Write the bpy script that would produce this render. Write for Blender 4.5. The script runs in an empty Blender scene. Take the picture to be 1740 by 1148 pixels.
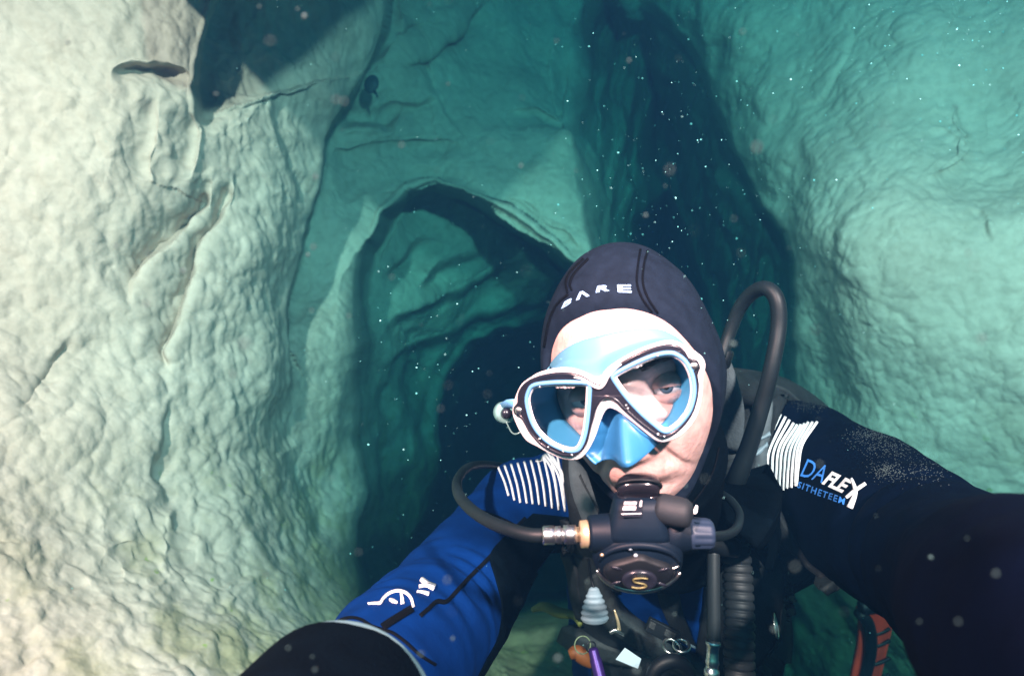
import bpy, math, random
import numpy as np
from mathutils import Vector, Matrix
from mathutils.bvhtree import BVHTree
import mathutils.geometry as mgeo

random.seed(7)
rng = np.random.default_rng(7)
SC = bpy.context.scene
COL = SC.collection

# ---------------------------------------------------------------- camera
# The camera sits at the origin looking along +Y; X is right and Z is up.
F = 1037.0                      # focal length in pixels of a 1740 px wide picture
cam_data = bpy.data.cameras.new('camera')
cam_data.sensor_width = 36.0
cam_data.lens = F * 36.0 / 1740.0
cam_data.clip_start = 0.02
cam_data.clip_end = 100.0
cam_data.dof.use_dof = True
cam_data.dof.focus_distance = 0.62
cam_data.dof.aperture_fstop = 5.6
cam = bpy.data.objects.new('camera', cam_data)
cam.rotation_euler = (math.pi / 2, 0, 0)
COL.objects.link(cam)
SC.camera = cam

# ---------------------------------------------------------------- world and light
world = bpy.data.worlds.new('World')
SC.world = world
world.use_nodes = True
wn = world.node_tree.nodes
bg = wn['Background']
sky = wn.new('ShaderNodeTexSky')
sky.sky_type = 'NISHITA'
sky.sun_disc = False
sky.sun_elevation = math.radians(50)
sky.sun_rotation = math.radians(200)
world.node_tree.links.new(sky.outputs[0], bg.inputs[0])
bg.inputs[1].default_value = 0.08

def flash(name, loc, target, watts, cone, size, blend=0.6, color=(1.0, 0.96, 0.9)):
    l = bpy.data.lights.new(name, 'SPOT')
    l.energy = watts
    l.color = color
    l.spot_size = math.radians(cone)
    l.spot_blend = blend
    l.shadow_soft_size = size
    o = bpy.data.objects.new(name, l)
    o.location = loc
    o.rotation_euler = (Vector(target) - Vector(loc)).to_track_quat('-Z', 'Y').to_euler()
    COL.objects.link(o)
    return o
# the two underwater flashes on arms left and right of the photographer's camera
flash('flash_lamp', (-0.50, -0.50, 0.62), (-0.50, 1.5, -0.50), 1120, 125, 0.030, 1.0, (1.0, .215, .205))
flash('flash_lamp', (0.42, -0.50, 0.56), (0.85, 2.0, -0.10), 840, 124, 0.035, 1.0, (1.0, .30, .30))

SC.view_settings.view_transform = 'Standard'
SC.view_settings.look = 'None'
SC.view_settings.exposure = 0.0
SC.view_settings.gamma = 1.0
SC.view_settings.use_curve_mapping = False
SC.render.engine = 'CYCLES'
cy = SC.cycles
cy.max_bounces = 6
cy.diffuse_bounces = 2
cy.glossy_bounces = 3
cy.transmission_bounces = 6
cy.transparent_max_bounces = 12
cy.volume_bounces = 1
cy.caustics_reflective = False
cy.caustics_refractive = False
cy.sample_clamp_indirect = 4.0
cy.use_denoising = True

# ---------------------------------------------------------------- helpers
def P(u, v, Y):
    """point at depth Y metres that lies towards (u, v) of the 1740x1148 photograph"""
    return Vector(((u - 870.0) / F * Y, Y, (574.0 - v) / F * Y))

def link(o, parent=None):
    COL.objects.link(o)
    if parent is not None:
        o.parent = parent
    return o

def mesh_obj(name, verts, faces, mat=None, parent=None, smooth=True):
    me = bpy.data.meshes.new(name)
    me.from_pydata([tuple(v) for v in verts], [], [tuple(f) for f in faces])
    me.update()
    if smooth:
        me.polygons.foreach_set('use_smooth', [True] * len(me.polygons))
    if mat is not None:
        for m in (mat if isinstance(mat, (list, tuple)) else [mat]):
            me.materials.append(m)
    o = bpy.data.objects.new(name, me)
    return link(o, parent)

def empty(name, loc, label, cat, group=None):
    o = bpy.data.objects.new(name, None)
    o.location = loc
    o.empty_display_size = 0.05
    tag(o, label, cat, group)
    return link(o)

def tag(o, label=None, cat=None, group=None, kind=None):
    if label: o['label'] = label
    if cat: o['category'] = cat
    if group: o['group'] = group
    if kind: o['kind'] = kind
    return o

def mat(name, color, rough=0.6, metallic=0.0, spec=0.5, bump=None, trans=0.0, ior=1.45, alpha=1.0,
        noise=None, sheen=0.0, emit=None, coat=0.0, sss=0.0):
    """principled material; noise=(scale, amount) varies the colour, bump=(scale, strength, distance)"""
    m = bpy.data.materials.new(name)
    m.use_nodes = True
    nt = m.node_tree
    b = nt.nodes['Principled BSDF']
    b.inputs['Base Color'].default_value = (*color, 1)
    b.inputs['Roughness'].default_value = rough
    b.inputs['Metallic'].default_value = metallic
    b.inputs['Specular IOR Level'].default_value = spec
    b.inputs['Transmission Weight'].default_value = trans
    b.inputs['IOR'].default_value = ior
    b.inputs['Alpha'].default_value = alpha
    b.inputs['Coat Weight'].default_value = coat
    if sheen: b.inputs['Sheen Weight'].default_value = sheen
    if sss:
        b.inputs['Subsurface Weight'].default_value = sss
        b.inputs['Subsurface Radius'].default_value = (0.01, 0.004, 0.002)
        b.inputs['Subsurface Scale'].default_value = 0.4
    if noise or bump:
        tc = nt.nodes.new('ShaderNodeTexCoord')
    if noise:
        n = nt.nodes.new('ShaderNodeTexNoise')
        n.inputs['Scale'].default_value = noise[0]
        n.inputs['Detail'].default_value = 5
        nt.links.new(tc.outputs['Object'], n.inputs['Vector'])
        r = nt.nodes.new('ShaderNodeMapRange')
        r.inputs['From Min'].default_value = 0.3; r.inputs['From Max'].default_value = 0.7
        r.inputs['To Min'].default_value = 1 - noise[1]; r.inputs['To Max'].default_value = 1 + noise[1]
        nt.links.new(n.outputs['Fac'], r.inputs['Value'])
        mx = nt.nodes.new('ShaderNodeVectorMath'); mx.operation = 'SCALE'
        mx.inputs[0].default_value = color
        nt.links.new(r.outputs[0], mx.inputs['Scale'])
        nt.links.new(mx.outputs[0], b.inputs['Base Color'])
    if bump:
        n = nt.nodes.new('ShaderNodeTexNoise')
        n.inputs['Scale'].default_value = bump[0]
        n.inputs['Detail'].default_value = 4
        nt.links.new(tc.outputs['Object'], n.inputs['Vector'])
        bp = nt.nodes.new('ShaderNodeBump')
        bp.inputs['Strength'].default_value = bump[1]
        bp.inputs['Distance'].default_value = bump[2]
        nt.links.new(n.outputs['Fac'], bp.inputs['Height'])
        nt.links.new(bp.outputs[0], b.inputs['Normal'])
    return m

# numpy gradient noise
_perm = np.random.default_rng(3).permutation(256)
_perm = np.concatenate([_perm, _perm, _perm])
_grad = np.random.default_rng(4).normal(size=(256, 3)); _grad /= np.linalg.norm(_grad, axis=1)[:, None]
def pnoise(p, off=0.0):
    p = np.asarray(p, dtype=np.float64) + off
    i = np.floor(p).astype(np.int64); f = p - i; i &= 255
    w = f * f * f * (f * (f * 6 - 15) + 10)
    out = 0
    for dx in (0, 1):
        for dy in (0, 1):
            for dz in (0, 1):
                h = _perm[_perm[_perm[i[..., 0] + dx & 255] + (i[..., 1] + dy & 255)] + (i[..., 2] + dz & 255)]
                g = _grad[h]
                d = (f[..., 0] - dx) * g[..., 0] + (f[..., 1] - dy) * g[..., 1] + (f[..., 2] - dz) * g[..., 2]
                wx = w[..., 0] if dx else 1 - w[..., 0]
                wy = w[..., 1] if dy else 1 - w[..., 1]
                wz = w[..., 2] if dz else 1 - w[..., 2]
                out = out + d * wx * wy * wz
    return out * 1.6
def fbm(p, octaves=4, gain=0.5, off=0.0):
    s = 0; a = 1.0; q = np.asarray(p, dtype=np.float64)
    for k in range(octaves):
        s = s + a * pnoise(q, off + 17.3 * k); a *= gain; q = q * 2.03
    return s
def worley(p, off=0.0):
    """smooth cellular distance: round dimples between sharp rims"""
    p = np.asarray(p, dtype=np.float64) + off
    i = np.floor(p).astype(np.int64); f = p - i
    acc = np.zeros(p.shape[:-1])
    for dx in (-1, 0, 1):
        for dy in (-1, 0, 1):
            for dz in (-1, 0, 1):
                h = _perm[_perm[_perm[(i[..., 0] + dx) & 255] + ((i[..., 1] + dy) & 255)] + ((i[..., 2] + dz) & 255)]
                j = _grad[h] * 0.45
                d2 = (f[..., 0] - dx - 0.5 - j[..., 0]) ** 2 + (f[..., 1] - dy - 0.5 - j[..., 1]) ** 2 + (f[..., 2] - dz - 0.5 - j[..., 2]) ** 2
                acc += np.exp(-9.0 * d2)
    return -np.log(acc + 1e-6) / 9.0
# ================================================================= THE CAVE
def seg_dist(U, V, pts):
    """distance to a polyline, and the side and parameter of the nearest place"""
    best = np.full(U.shape, 1e9); side = np.zeros(U.shape); par = np.zeros(U.shape)
    n = len(pts) - 1
    for k in range(n):
        ax, ay = pts[k][:2]; bx, by = pts[k + 1][:2]
        dx, dy = bx - ax, by - ay
        L2 = dx * dx + dy * dy
        t = np.clip(((U - ax) * dx + (V - ay) * dy) / L2, 0, 1)
        qx = U - ax - t * dx; qy = V - ay - t * dy
        d = np.hypot(qx, qy)
        m = d < best
        best = np.where(m, d, best)
        side = np.where(m, np.sign(dx * qy - dy * qx), side)
        par = np.where(m, (k + t) / n, par)
    return best, side, par
def inside(U, V, pts):
    c = np.zeros(U.shape, bool)
    n = len(pts)
    for k in range(n):
        x1, y1 = pts[k]; x2, y2 = pts[(k + 1) % n]
        if y1 == y2: continue
        m = ((y1 > V) != (y2 > V)) & (U < (x2 - x1) * (V - y1) / (y2 - y1) + x1)
        c ^= m
    return c
def sdist(U, V, pts):
    """signed distance to a closed polygon, positive inside"""
    d, _, _ = seg_dist(U, V, list(pts) + [pts[0]])
    return np.where(inside(U, V, pts), d, -d)
def sstep(x, a, b):
    t = np.clip((x - a) / (b - a), 0, 1)
    return t * t * (3 - 2 * t)
def tps(points, U, V):
    """thin plate interpolation of inverse depth through (u, v, depth) control points"""
    p = np.array(points, float); xy = p[:, :2] / 1000.0; z = 1.0 / p[:, 2]
    n = len(p)
    def k(r2): return np.where(r2 > 0, r2 * np.log(r2 + 1e-12), 0)
    K = k(((xy[:, None] - xy[None]) ** 2).sum(-1)) + np.eye(n) * 0.004
    Q = np.hstack([np.ones((n, 1)), xy])
    A = np.block([[K, Q], [Q.T, np.zeros((3, 3))]])
    s = np.linalg.solve(A, np.concatenate([z, np.zeros(3)]))
    x = U / 1000.0; y = V / 1000.0
    out = s[n] + s[n + 1] * x + s[n + 2] * y
    for i in range(n):
        out = out + s[i] * k((x - xy[i, 0]) ** 2 + (y - xy[i, 1]) ** 2)
    return out
def smax(a, b, k):
    h = np.clip(0.5 + 0.5 * (a - b) / k, 0, 1)
    return b * (1 - h) + a * h + k * h * (1 - h)

def spaced(a, b, lo, hi, step, coarse):
    left = np.arange(a, lo, coarse); mid = np.arange(lo, hi, step); right = np.arange(hi, b + coarse, coarse)
    return np.concatenate([left, mid, right])
us = spaced(-700, 2440, -12, 1752, 2.1, 11)
vs = spaced(-600, 1750, -150, 1160, 2.1, 11)
U0, V0 = np.meshgrid(us, vs)
# wander of the contours so that no edge is a clean curve
q = np.stack([U0 / 90.0, V0 / 90.0, np.zeros_like(U0)], -1)
U = U0 + 7 * fbm(q, 3, 0.55, 3.1)
V = V0 + 7 * fbm(q, 3, 0.55, 9.7)

left = tps([(-500, -400, .80), (-500, 600, .70), (-500, 1400, .46), (0, 0, 1.00), (0, 574, .96), (0, 1148, .70),
            (300, 0, 1.15), (300, 400, 1.17), (300, 800, 1.12), (300, 1148, .82), (200, 250, 1.06), (540, 60, 1.50), (500, 400, 1.46),
            (430, 650, 1.32), (600, 640, 1.85), (560, 780, 1.72), (600, 980, 1.62), (450, 950, 1.18), (620, 1148, 1.1), (900, 400, 2.6), (900, 900, 2.2)], U, V)
middle = tps([(450, -100, 2.1), (560, 300, 1.95), (520, 600, 1.72), (600, 800, 1.85), (600, 1000, 1.60), (650, 60, 2.2), (750, 100, 2.5),
              (750, 260, 2.25), (850, 160, 2.55), (870, 360, 2.1), (980, 300, 2.3), (980, 50, 2.9), (960, 420, 2.05), (900, -300, 3.0),
              (1100, 300, 2.7), (1000, 600, 2.2), (300, 400, 2.0), (700, 330, 2.2)], U, V)
right = tps([(1200, 0, 2.45), (1240, 300, 2.25), (1330, 430, 1.85), (1340, 650, 1.96), (1450, 200, 1.72), (1400, 420, 1.56), (1500, 330, 1.46),
             (1640, 420, 1.34), (1740, 300, 1.36), (1620, 620, 1.40), (1740, 700, 1.34), (1500, 800, 1.63), (1740, 1148, 1.63), (1450, 1100, 2.05),
             (1740, 60, 1.55), (1560, 60, 1.72), (1350, -300, 2.7), (2100, 300, 1.02), (2100, 1100, 1.21), (2100, -300, 1.45)], U, V)

# left wall's free edge in front of the middle wall
e_left = [(760, -600), (700, -150), (655, 40), (630, 105), (603, 150), (570, 215), (545, 290), (528, 360), (508, 440), (492, 520), (500, 600),
          (530, 680), (560, 760), (575, 850), (580, 930), (600, 1010), (640, 1150), (700, 1900)]
poly_left = [(-3000, -3000)] + [(760, -3000)] + e_left + [(-3000, 1900)]
sd = sdist(U, V, poly_left)
w = 4 + 60 * sstep(V, 560, 800)
mL = np.maximum(sstep(sd, -w, w * 0.4), sstep(V, 470, 680) * (1 - sstep(U, 660, 740)))
# curl the lip back a little before the edge
lip = np.exp(-np.clip(sd, 0, None) / 45.0) * (sd > -w)
low_ = sstep(V, 460, 680)
left_c = left - 0.035 * lip * (1 - low_)
near = middle * (1 - mL) + (np.maximum(left_c, middle) * (1 - low_) + left_c * low_) * mL

# right wall edge of the fissure and the join over the top
e_right = [(1020, -600), (1050, -200), (1085, 0), (1140, 55), (1185, 110), (1215, 190), (1235, 250), (1262, 300), (1290, 360), (1320, 400),
           (1342, 450), (1346, 520), (1340, 640), (1330, 800), (1330, 1900)]
poly_right = [(3000, -3000), (1020, -3000)] + e_right + [(3000, 1900)]
sdr = sdist(U, V, poly_right)
mR = sstep(sdr, -10, 10)
rr = right - 0.03 * np.exp(-np.clip(sdr, 0, None) / 40.0)
inv = near * (1 - mR) + rr * mR

# the fissure: gets deeper towards a dark inner slot
fis = [(1010, -20), (975, 60), (985, 130), (976, 230), (995, 330), (1003, 420), (975, 520), (960, 1100), (1335, 1100), (1332, 640), (1342, 500), (1330, 430),
       (1275, 345), (1240, 260), (1205, 180), (1160, 90), (1110, 25), (1060, -5)]
sf = sdist(U, V, fis)
depth_f = 1.0 / np.clip(inv, .2, 3)
slot = [(1100, 110), (1060, 230), (1065, 330), (1040, 480), (1020, 1100), (1300, 1100), (1290, 640), (1265, 470), (1220, 350), (1180, 230), (1140, 140)]
ss = sdist(U, V, slot)
hole = [(1130, 330), (1080, 380), (1060, 480), (1040, 1100), (1210, 1100), (1200, 520), (1170, 400)]
sh = sdist(U, V, hole)
depth_f = depth_f + 0.45 * sstep(sf, -12, 40) + 0.45 * sstep(sf, 15, 80) + 0.35 * sstep(ss, -6, 18) + 0.8 * sstep(ss, 15, 60) + 2.6 * sstep(sh, -8, 30)
# vertical flutes on the fissure walls
fl = fbm(np.stack([U / 26.0 + V * 0.004, V / 420.0, 0 * U], -1), 3, .55, 5.5)
depth_f = depth_f + 0.16 * fl * sstep(sf, 0, 40)
inv = np.where(sf > -13, 1.0 / depth_f, inv)

# the arched tunnel below the middle wall
arch = [(742, 316), (700, 330), (655, 365), (622, 410), (606, 460), (600, 540), (598, 640), (600, 740), (622, 840), (603, 900), (600, 960), (618, 1012),
        (660, 1060), (1010, 1100), (1010, 470), (965, 445), (930, 415), (880, 385), (835, 355), (790, 328)]
sa = sdist(U, V, arch)
cham = 1.0 / tps([(610, 480, 2.4), (600, 640, 2.3), (615, 850, 2.3), (620, 1000, 2.3), (700, 360, 2.65), (700, 480, 2.55), (760, 520, 2.75), (850, 400, 2.8),
                  (700, 650, 2.9), (690, 850, 3.0), (930, 450, 3.2), (850, 500, 3.0), (790, 700, 3.8), (900, 600, 4.3), (1000, 700, 4.4), (1000, 1000, 4.0), (760, 950, 3.5)], U, V)
hole2 = [(850, 560), (800, 590), (765, 640), (748, 720), (742, 820), (690, 960), (645, 1040), (660, 1300), (1100, 1300), (1100, 545), (920, 545)]
sh2 = sdist(U, V, hole2)
cham = cham + 1.6 * sstep(sh2, -3, 12) + 2.5 * sstep(sh2, 5, 90)
def ledge(D, pts, amp, wid, sgn=1):
    d, s, t = seg_dist(U, V, pts)
    env = sstep(t, 0, .3) * sstep(1 - t, 0, .3)
    return D + amp * env * np.exp(-d / wid) * sstep(s * sgn * d, -8, 8)
# terraces inside the tunnel
for pts, a, wd in [([(640, 590), (670, 540), (720, 520), (790, 505), (850, 470), (900, 440)], .12, 90),
                   ([(625, 640), (680, 600), (740, 585), (800, 550), (880, 520), (960, 520)], .14, 90),
                   ([(700, 500), (740, 465), (790, 450), (830, 425)], .12, 60),
                   ([(640, 470), (680, 440), (700, 420), (760, 415)], .10, 50)]:
    cham = ledge(cham, pts, a, wd, 1)
k = sstep(sa, -2, 14)
lipd = 1.0 / inv - 0.10 * np.exp(-np.abs(sa) / 40.0) * (sa < 0) * 0
wsoft = sstep(V, 380, 520) * (1 - sstep(U, 660, 760))
k2 = sstep(sa, -3 - 25 * wsoft, 5 + 30 * wsoft)
depth = lipd * (1 - k2) + (lipd + (cham - lipd) * (0.35 + 0.65 * k)) * k2

# shelves, cracks and steps on the walls:  (points, extra depth, width in px, side)
marks = [
    # the step at the top left
    ([(420, -260), (400, -60), (372, 10), (352, 60), (340, 110), (334, 150), (345, 190), (372, 240)], .20, 110, -1),
    # cracks under it
    ([(186, 116), (235, 113), (275, 121), (335, 140)], .09, 11, 1),
    ([(352, 190), (336, 225), (324, 270), (318, 320)], .035, 34, 1),
    ([(360, 300), (350, 350), (318, 392), (272, 420), (240, 462), (216, 525)], .12, 26, 1),
    ([(402, 285), (392, 335), (372, 385), (340, 430), (316, 490), (296, 560), (280, 600), (292, 640)], .11, 24, 1),
    ([(270, 150), (262, 200), (250, 260), (262, 330)], .02, 22, 1),
    ([(170, 480), (178, 455), (200, 445)], .02, 12, 1),
    ([(500, 90), (478, 200), (500, 300), (520, 350)], .03, 40, -1),
    ([(300, 640), (268, 720), (262, 800), (300, 860), (318, 930)], .025, 50, -1),
    ([(20, 700), (60, 640), (100, 600), (120, 570)], .02, 50, 1),
    ([(200, 925), (250, 915), (300, 908)], .012, 30, 1),
    ([(400, 850), (430, 900), (470, 960), (560, 1010)], .03, 40, -1),
    # middle wall
    ([(618, 128), (645, 95), (665, 60), (700, 42), (740, 45)], .14, 26, 1),
    ([(672, 132), (690, 100), (730, 88), (770, 60), (800, 20), (840, -30)], .18, 45, 1),
    ([(640, 195), (680, 180), (710, 182), (730, 170), (760, 172)], .10, 22, 1),
    ([(575, 215), (610, 203), (650, 212), (665, 222)], .20, 30, -1),
    ([(560, 250), (600, 258), (650, 250), (700, 248), (750, 240), (800, 245)], .08, 22, 1),
    ([(850, 200), (880, 190), (915, 186), (945, 196), (980, 200)], .09, 22, 1),
    ([(560, 350), (620, 320), (700, 300), (760, 305), (850, 345), (930, 385), (1000, 420)], .10, 22, -1),
    ([(860, 330), (900, 370), (960, 395), (1000, 432)], .10, 24, 1),
    ([(940, -40), (955, 40), (950, 110), (975, 200)], .10, 30, -1),
    # right wall
    ([(1195, 130), (1210, 200), (1235, 260), (1262, 330)], .10, 36, 1),
    ([(1262, 372), (1300, 382), (1330, 400), (1342, 450), (1350, 520), (1338, 560)], .14, 30, 1),
    ([(1290, 400), (1310, 460), (1322, 520)], .08, 26, 1),
    ([(1230, 60), (1222, 120), (1216, 180)], .06, 30, 1),
    ([(1540, 152), (1580, 170), (1640, 170), (1665, 210), (1650, 260), (1600, 290), (1540, 315)], .035, 80, -1),
    ([(1560, 200), (1600, 210), (1632, 228), (1640, 250)], .02, 40, 1),
    ([(1640, 345), (1668, 362), (1682, 395), (1686, 430)], .015, 50, 1),
    ([(1320, 200), (1400, 160), (1440, 100), (1450, 20)], .03, 90, 1),
    ([(1480, 330), (1430, 380), (1420, 450), (1400, 540)], .03, 80, 1),
]
for pts, a, wd, s in marks:
    depth = ledge(depth, pts, a * (.7 if a < .5 else 1), wd * 1.2, s)

# rock bulge added out of view above the frame, to shade the wall behind
bulge = [(150, -900), (240, -66), (305, -26), (410, -26), (500, -75), (640, -190), (780, -330), (1000, -900)]
kb = sstep(sdist(U, V, bulge), -2, 36)
depth = depth * (1 - kb) + np.minimum(depth, 0.80 + 0.1 * sstep(V, -60, -400)) * kb

# the rock floor that starts below the diver
edge = 1008 + 14 * np.sin(U / 90.0) + 20 * sstep(U, 900, 1400)
floor_inv = (V - 574.0) / F / 0.66
kf = sstep(V - edge, -5, 60) * sstep(U, 520, 660) * (1 - sstep(U, 1150, 1300))
depth = np.where(kf > 0, 1.0 / smax(1.0 / depth, floor_inv * kf, 0.05), depth)
depth = np.clip(depth, 0.35, 12)

X = (U0 - 870) / F * depth; Y = depth; Z = (574 - V0) / F * depth
S = np.stack([X, Y, Z], -1)
def blur(A, n):
    for _ in range(n):
        B = A.copy()
        B[1:-1] = (A[:-2] + 2 * A[1:-1] + A[2:]) / 4
        A = B.copy()
        B[:, 1:-1] = (A[:, :-2] + 2 * A[:, 1:-1] + A[:, 2:]) / 4
        A = B
    return A
def grid_normals(S):
    du = np.gradient(S, axis=1); dv = np.gradient(S, axis=0)
    n = np.cross(du, dv); n /= np.linalg.norm(n, axis=-1)[..., None] + 1e-12
    return n if (n[nv_ // 2, nu_ // 4] @ S[nv_ // 2, nu_ // 4]) < 0 else -n
nv_, nu_ = U0.shape
N = grid_normals(blur(S, 8))
# rock relief: broad swells, lumps, shallow scallops and fine roughness, all in metres
scale = np.clip(depth, 0.8, 3)
disp = 0.030 * scale * fbm(S * 2.2, 2, .4, 1.0) + 0.0035 * scale * fbm(S * 7.0, 3, .5, 4.0)
region_left = sstep(sd, -20, 60)
disp += region_left * 0.006 * fbm(np.stack([S[..., 0] * 5 - S[..., 2] * 4, S[..., 1] * 5, (S[..., 0] + S[..., 2]) * 11], -1), 3, .5, 14.0)
warp = S + 0.02 * np.stack([pnoise(S * 11, 1.), pnoise(S * 11, 5.), pnoise(S * 11, 9.)], -1)
wl = warp @ np.array([[1.0, 0, 0.25], [0, 1.0, 0.2], [-0.35, 0.1, 0.72]])
amp = 0.55 + 0.45 * np.clip(fbm(S * 2.5, 2, .5, 12.0) + .3, -1, 1)
disp -= (0.0034 + 0.0018 * (region_left)) * amp * (worley(wl * 29.0, 2.0) * 2.0)
disp -= 0.0026 * (worley(wl * 52.0, 7.0) * 2.0) * sstep(depth, 3.0, 1.2)
rid = 1 - np.abs(fbm(np.stack([S[..., 0] * 4 + S[..., 2] * 3, S[..., 1] * 4, S[..., 2] * 5 - S[..., 0] * 3], -1), 4, .5, 8.0))
disp -= 0.0015 * scale * np.clip(rid - 0.93, 0, 1) / 0.07 * sstep(depth, 1.2, 2.0)
disp += 0.0007 * fbm(S * 90.0, 2, .6, 2.0)
facing = np.abs((N * S).sum(-1)) / np.linalg.norm(S, axis=-1)
S = S + N * (disp * (0.3 + 0.7 * sstep(facing, .05, .5)))[..., None]
N = grid_normals(S)

def rock_material():
    m = bpy.data.materials.new('limestone')
    m.use_nodes = True
    nt = m.node_tree; L = nt.links.new
    b = nt.nodes['Principled BSDF']
    tc = nt.nodes.new('ShaderNodeNewGeometry')
    def noise(scale, detail=6, rough=0.6, vec=None):
        n = nt.nodes.new('ShaderNodeTexNoise')
        n.inputs['Scale'].default_value = scale; n.inputs['Detail'].default_value = detail
        n.inputs['Roughness'].default_value = rough
        L(vec or tc.outputs['Position'], n.inputs['Vector'])
        return n.outputs['Fac']
    def ramp(fac, stops):
        r = nt.nodes.new('ShaderNodeValToRGB')
        e = r.color_ramp.elements
        e[0].position, e[0].color = stops[0][0], (*stops[0][1], 1)
        e[1].position, e[1].color = stops[-1][0], (*stops[-1][1], 1)
        for p, c in stops[1:-1]:
            x = e.new(p); x.color = (*c, 1)
        L(fac, r.inputs[0])
        return r.outputs[0]
    def mix(fac, a, bcol, mode='MIX'):
        x = nt.nodes.new('ShaderNodeMix'); x.data_type = 'RGBA'; x.blend_type = mode
        if isinstance(fac, float): x.inputs[0].default_value = fac
        else: L(fac, x.inputs[0])
        L(a, x.inputs[6])
        if isinstance(bcol, tuple): x.inputs[7].default_value = (*bcol, 1)
        else: L(bcol, x.inputs[7])
        return x.outputs[2]
    base = ramp(noise(3.0, 8), [(0.3, (.44, .37, .31)), (0.5, (.52, .445, .375)), (0.7, (.58, .505, .43))])
    fine = ramp(noise(34.0, 6, .7), [(0.35, (.82, .82, .80)), (0.6, (1.0, 1.0, 1.0))])
    c = mix(1.0, base, fine, 'MULTIPLY')
    # brown-yellow silt and film low on the rock, mostly near the floor
    sep = nt.nodes.new('ShaderNodeSeparateXYZ'); L(tc.outputs['Position'], sep.inputs[0])
    low = nt.nodes.new('ShaderNodeMapRange')
    low.inputs['From Min'].default_value = -0.12; low.inputs['From Max'].default_value = -0.55
    L(sep.outputs['Z'], low.inputs['Value'])
    patch = ramp(noise(7.0, 7, .65), [(0.46, (0, 0, 0)), (0.62, (1, 1, 1))])
    mm = nt.nodes.new('ShaderNodeMath'); mm.operation = 'MULTIPLY'
    L(low.outputs[0], mm.inputs[0]); L(patch, mm.inputs[1])
    mm2 = nt.nodes.new('ShaderNodeMath'); mm2.operation = 'MULTIPLY'; mm2.inputs[1].default_value = .75
    L(mm.outputs[0], mm2.inputs[0])
    c = mix(mm2.outputs[0], c, (.30, .27, .13))
    deep = nt.nodes.new('ShaderNodeMapRange')
    deep.inputs['From Min'].default_value = -0.50; deep.inputs['From Max'].default_value = -0.66
    deep.inputs['To Max'].default_value = 0.85
    L(sep.outputs['Z'], deep.inputs['Value'])
    silt = ramp(noise(14.0, 7, .7), [(0.35, (.11, .095, .045)), (0.55, (.20, .19, .10)), (0.7, (.27, .25, .15))])
    c = mix(deep.outputs[0], c, silt)
    # bright green algae specks
    alg = ramp(noise(24.0, 3, .5), [(0.70, (0, 0, 0)), (0.735, (1, 1, 1))])
    mm3 = nt.nodes.new('ShaderNodeMath'); mm3.operation = 'MULTIPLY'
    L(low.outputs[0], mm3.inputs[0]); L(alg, mm3.inputs[1])
    c = mix(mm3.outputs[0], c, (.22, .34, .04))
    # thin dark mineral stains
    st = ramp(noise(5.0, 9, .75), [(0.0, (.45, .45, .42)), (0.36, (.8, .8, .78)), (0.42, (1, 1, 1))])
    c = mix(0.8, c, st, 'MULTIPLY')
    L(c, b.inputs['Base Color'])
    b.inputs['Roughness'].default_value = 0.9
    b.inputs['Specular IOR Level'].default_value = 0.15
    bp = nt.nodes.new('ShaderNodeBump'); bp.inputs['Strength'].default_value = .32; bp.inputs['Distance'].default_value = .004
    L(noise(70.0, 6, .65), bp.inputs['Height'])
    L(bp.outputs[0], b.inputs['Normal'])
    return m
M_rock = rock_material()

nv, nu = U0.shape
idx = np.arange(nv * nu).reshape(nv, nu)
quads = np.stack([idx[:-1, :-1], idx[1:, :-1], idx[1:, 1:], idx[:-1, 1:]], -1)
region = np.zeros((nv, nu), int)                # 0 middle wall
region[sd > 0] = 1                              # left wall
region[sdr > 0] = 2                             # right wall
region[sf > 0] = 3                              # fissure
region[(sa > 0)] = 4                            # tunnel
region[(kf > 0.5) & (V0 > 1000)] = 5            # floor
rq = region[:-1, :-1].ravel(); qf = quads.reshape(-1, 4)
Sf = S.reshape(-1, 3); Nf = N.reshape(-1, 3)
for r, name in enumerate(['cave_wall', 'cave_wall', 'cave_wall', 'rock_fissure', 'tunnel', 'cave_floor']):
    f = qf[rq == r]
    used, inv_i = np.unique(f, return_inverse=True)
    f = inv_i.reshape(-1, 4)
    me = bpy.data.meshes.new(name)
    me.vertices.add(len(used)); me.vertices.foreach_set('co', Sf[used].ravel().astype(np.float32))
    me.loops.add(f.size); me.loops.foreach_set('vertex_index', f.ravel().astype(np.int32))
    me.polygons.add(len(f)); me.polygons.foreach_set('loop_start', (np.arange(len(f)) * 4).astype(np.int32))
    me.update(calc_edges=True)
    me.polygons.foreach_set('use_smooth', np.ones(len(f), bool))
    me.normals_split_custom_set_from_vertices(Nf[used].tolist())
    me.materials.append(M_rock)
    o = bpy.data.objects.new(name, me); link(o)
    o['kind'] = 'structure'

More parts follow.
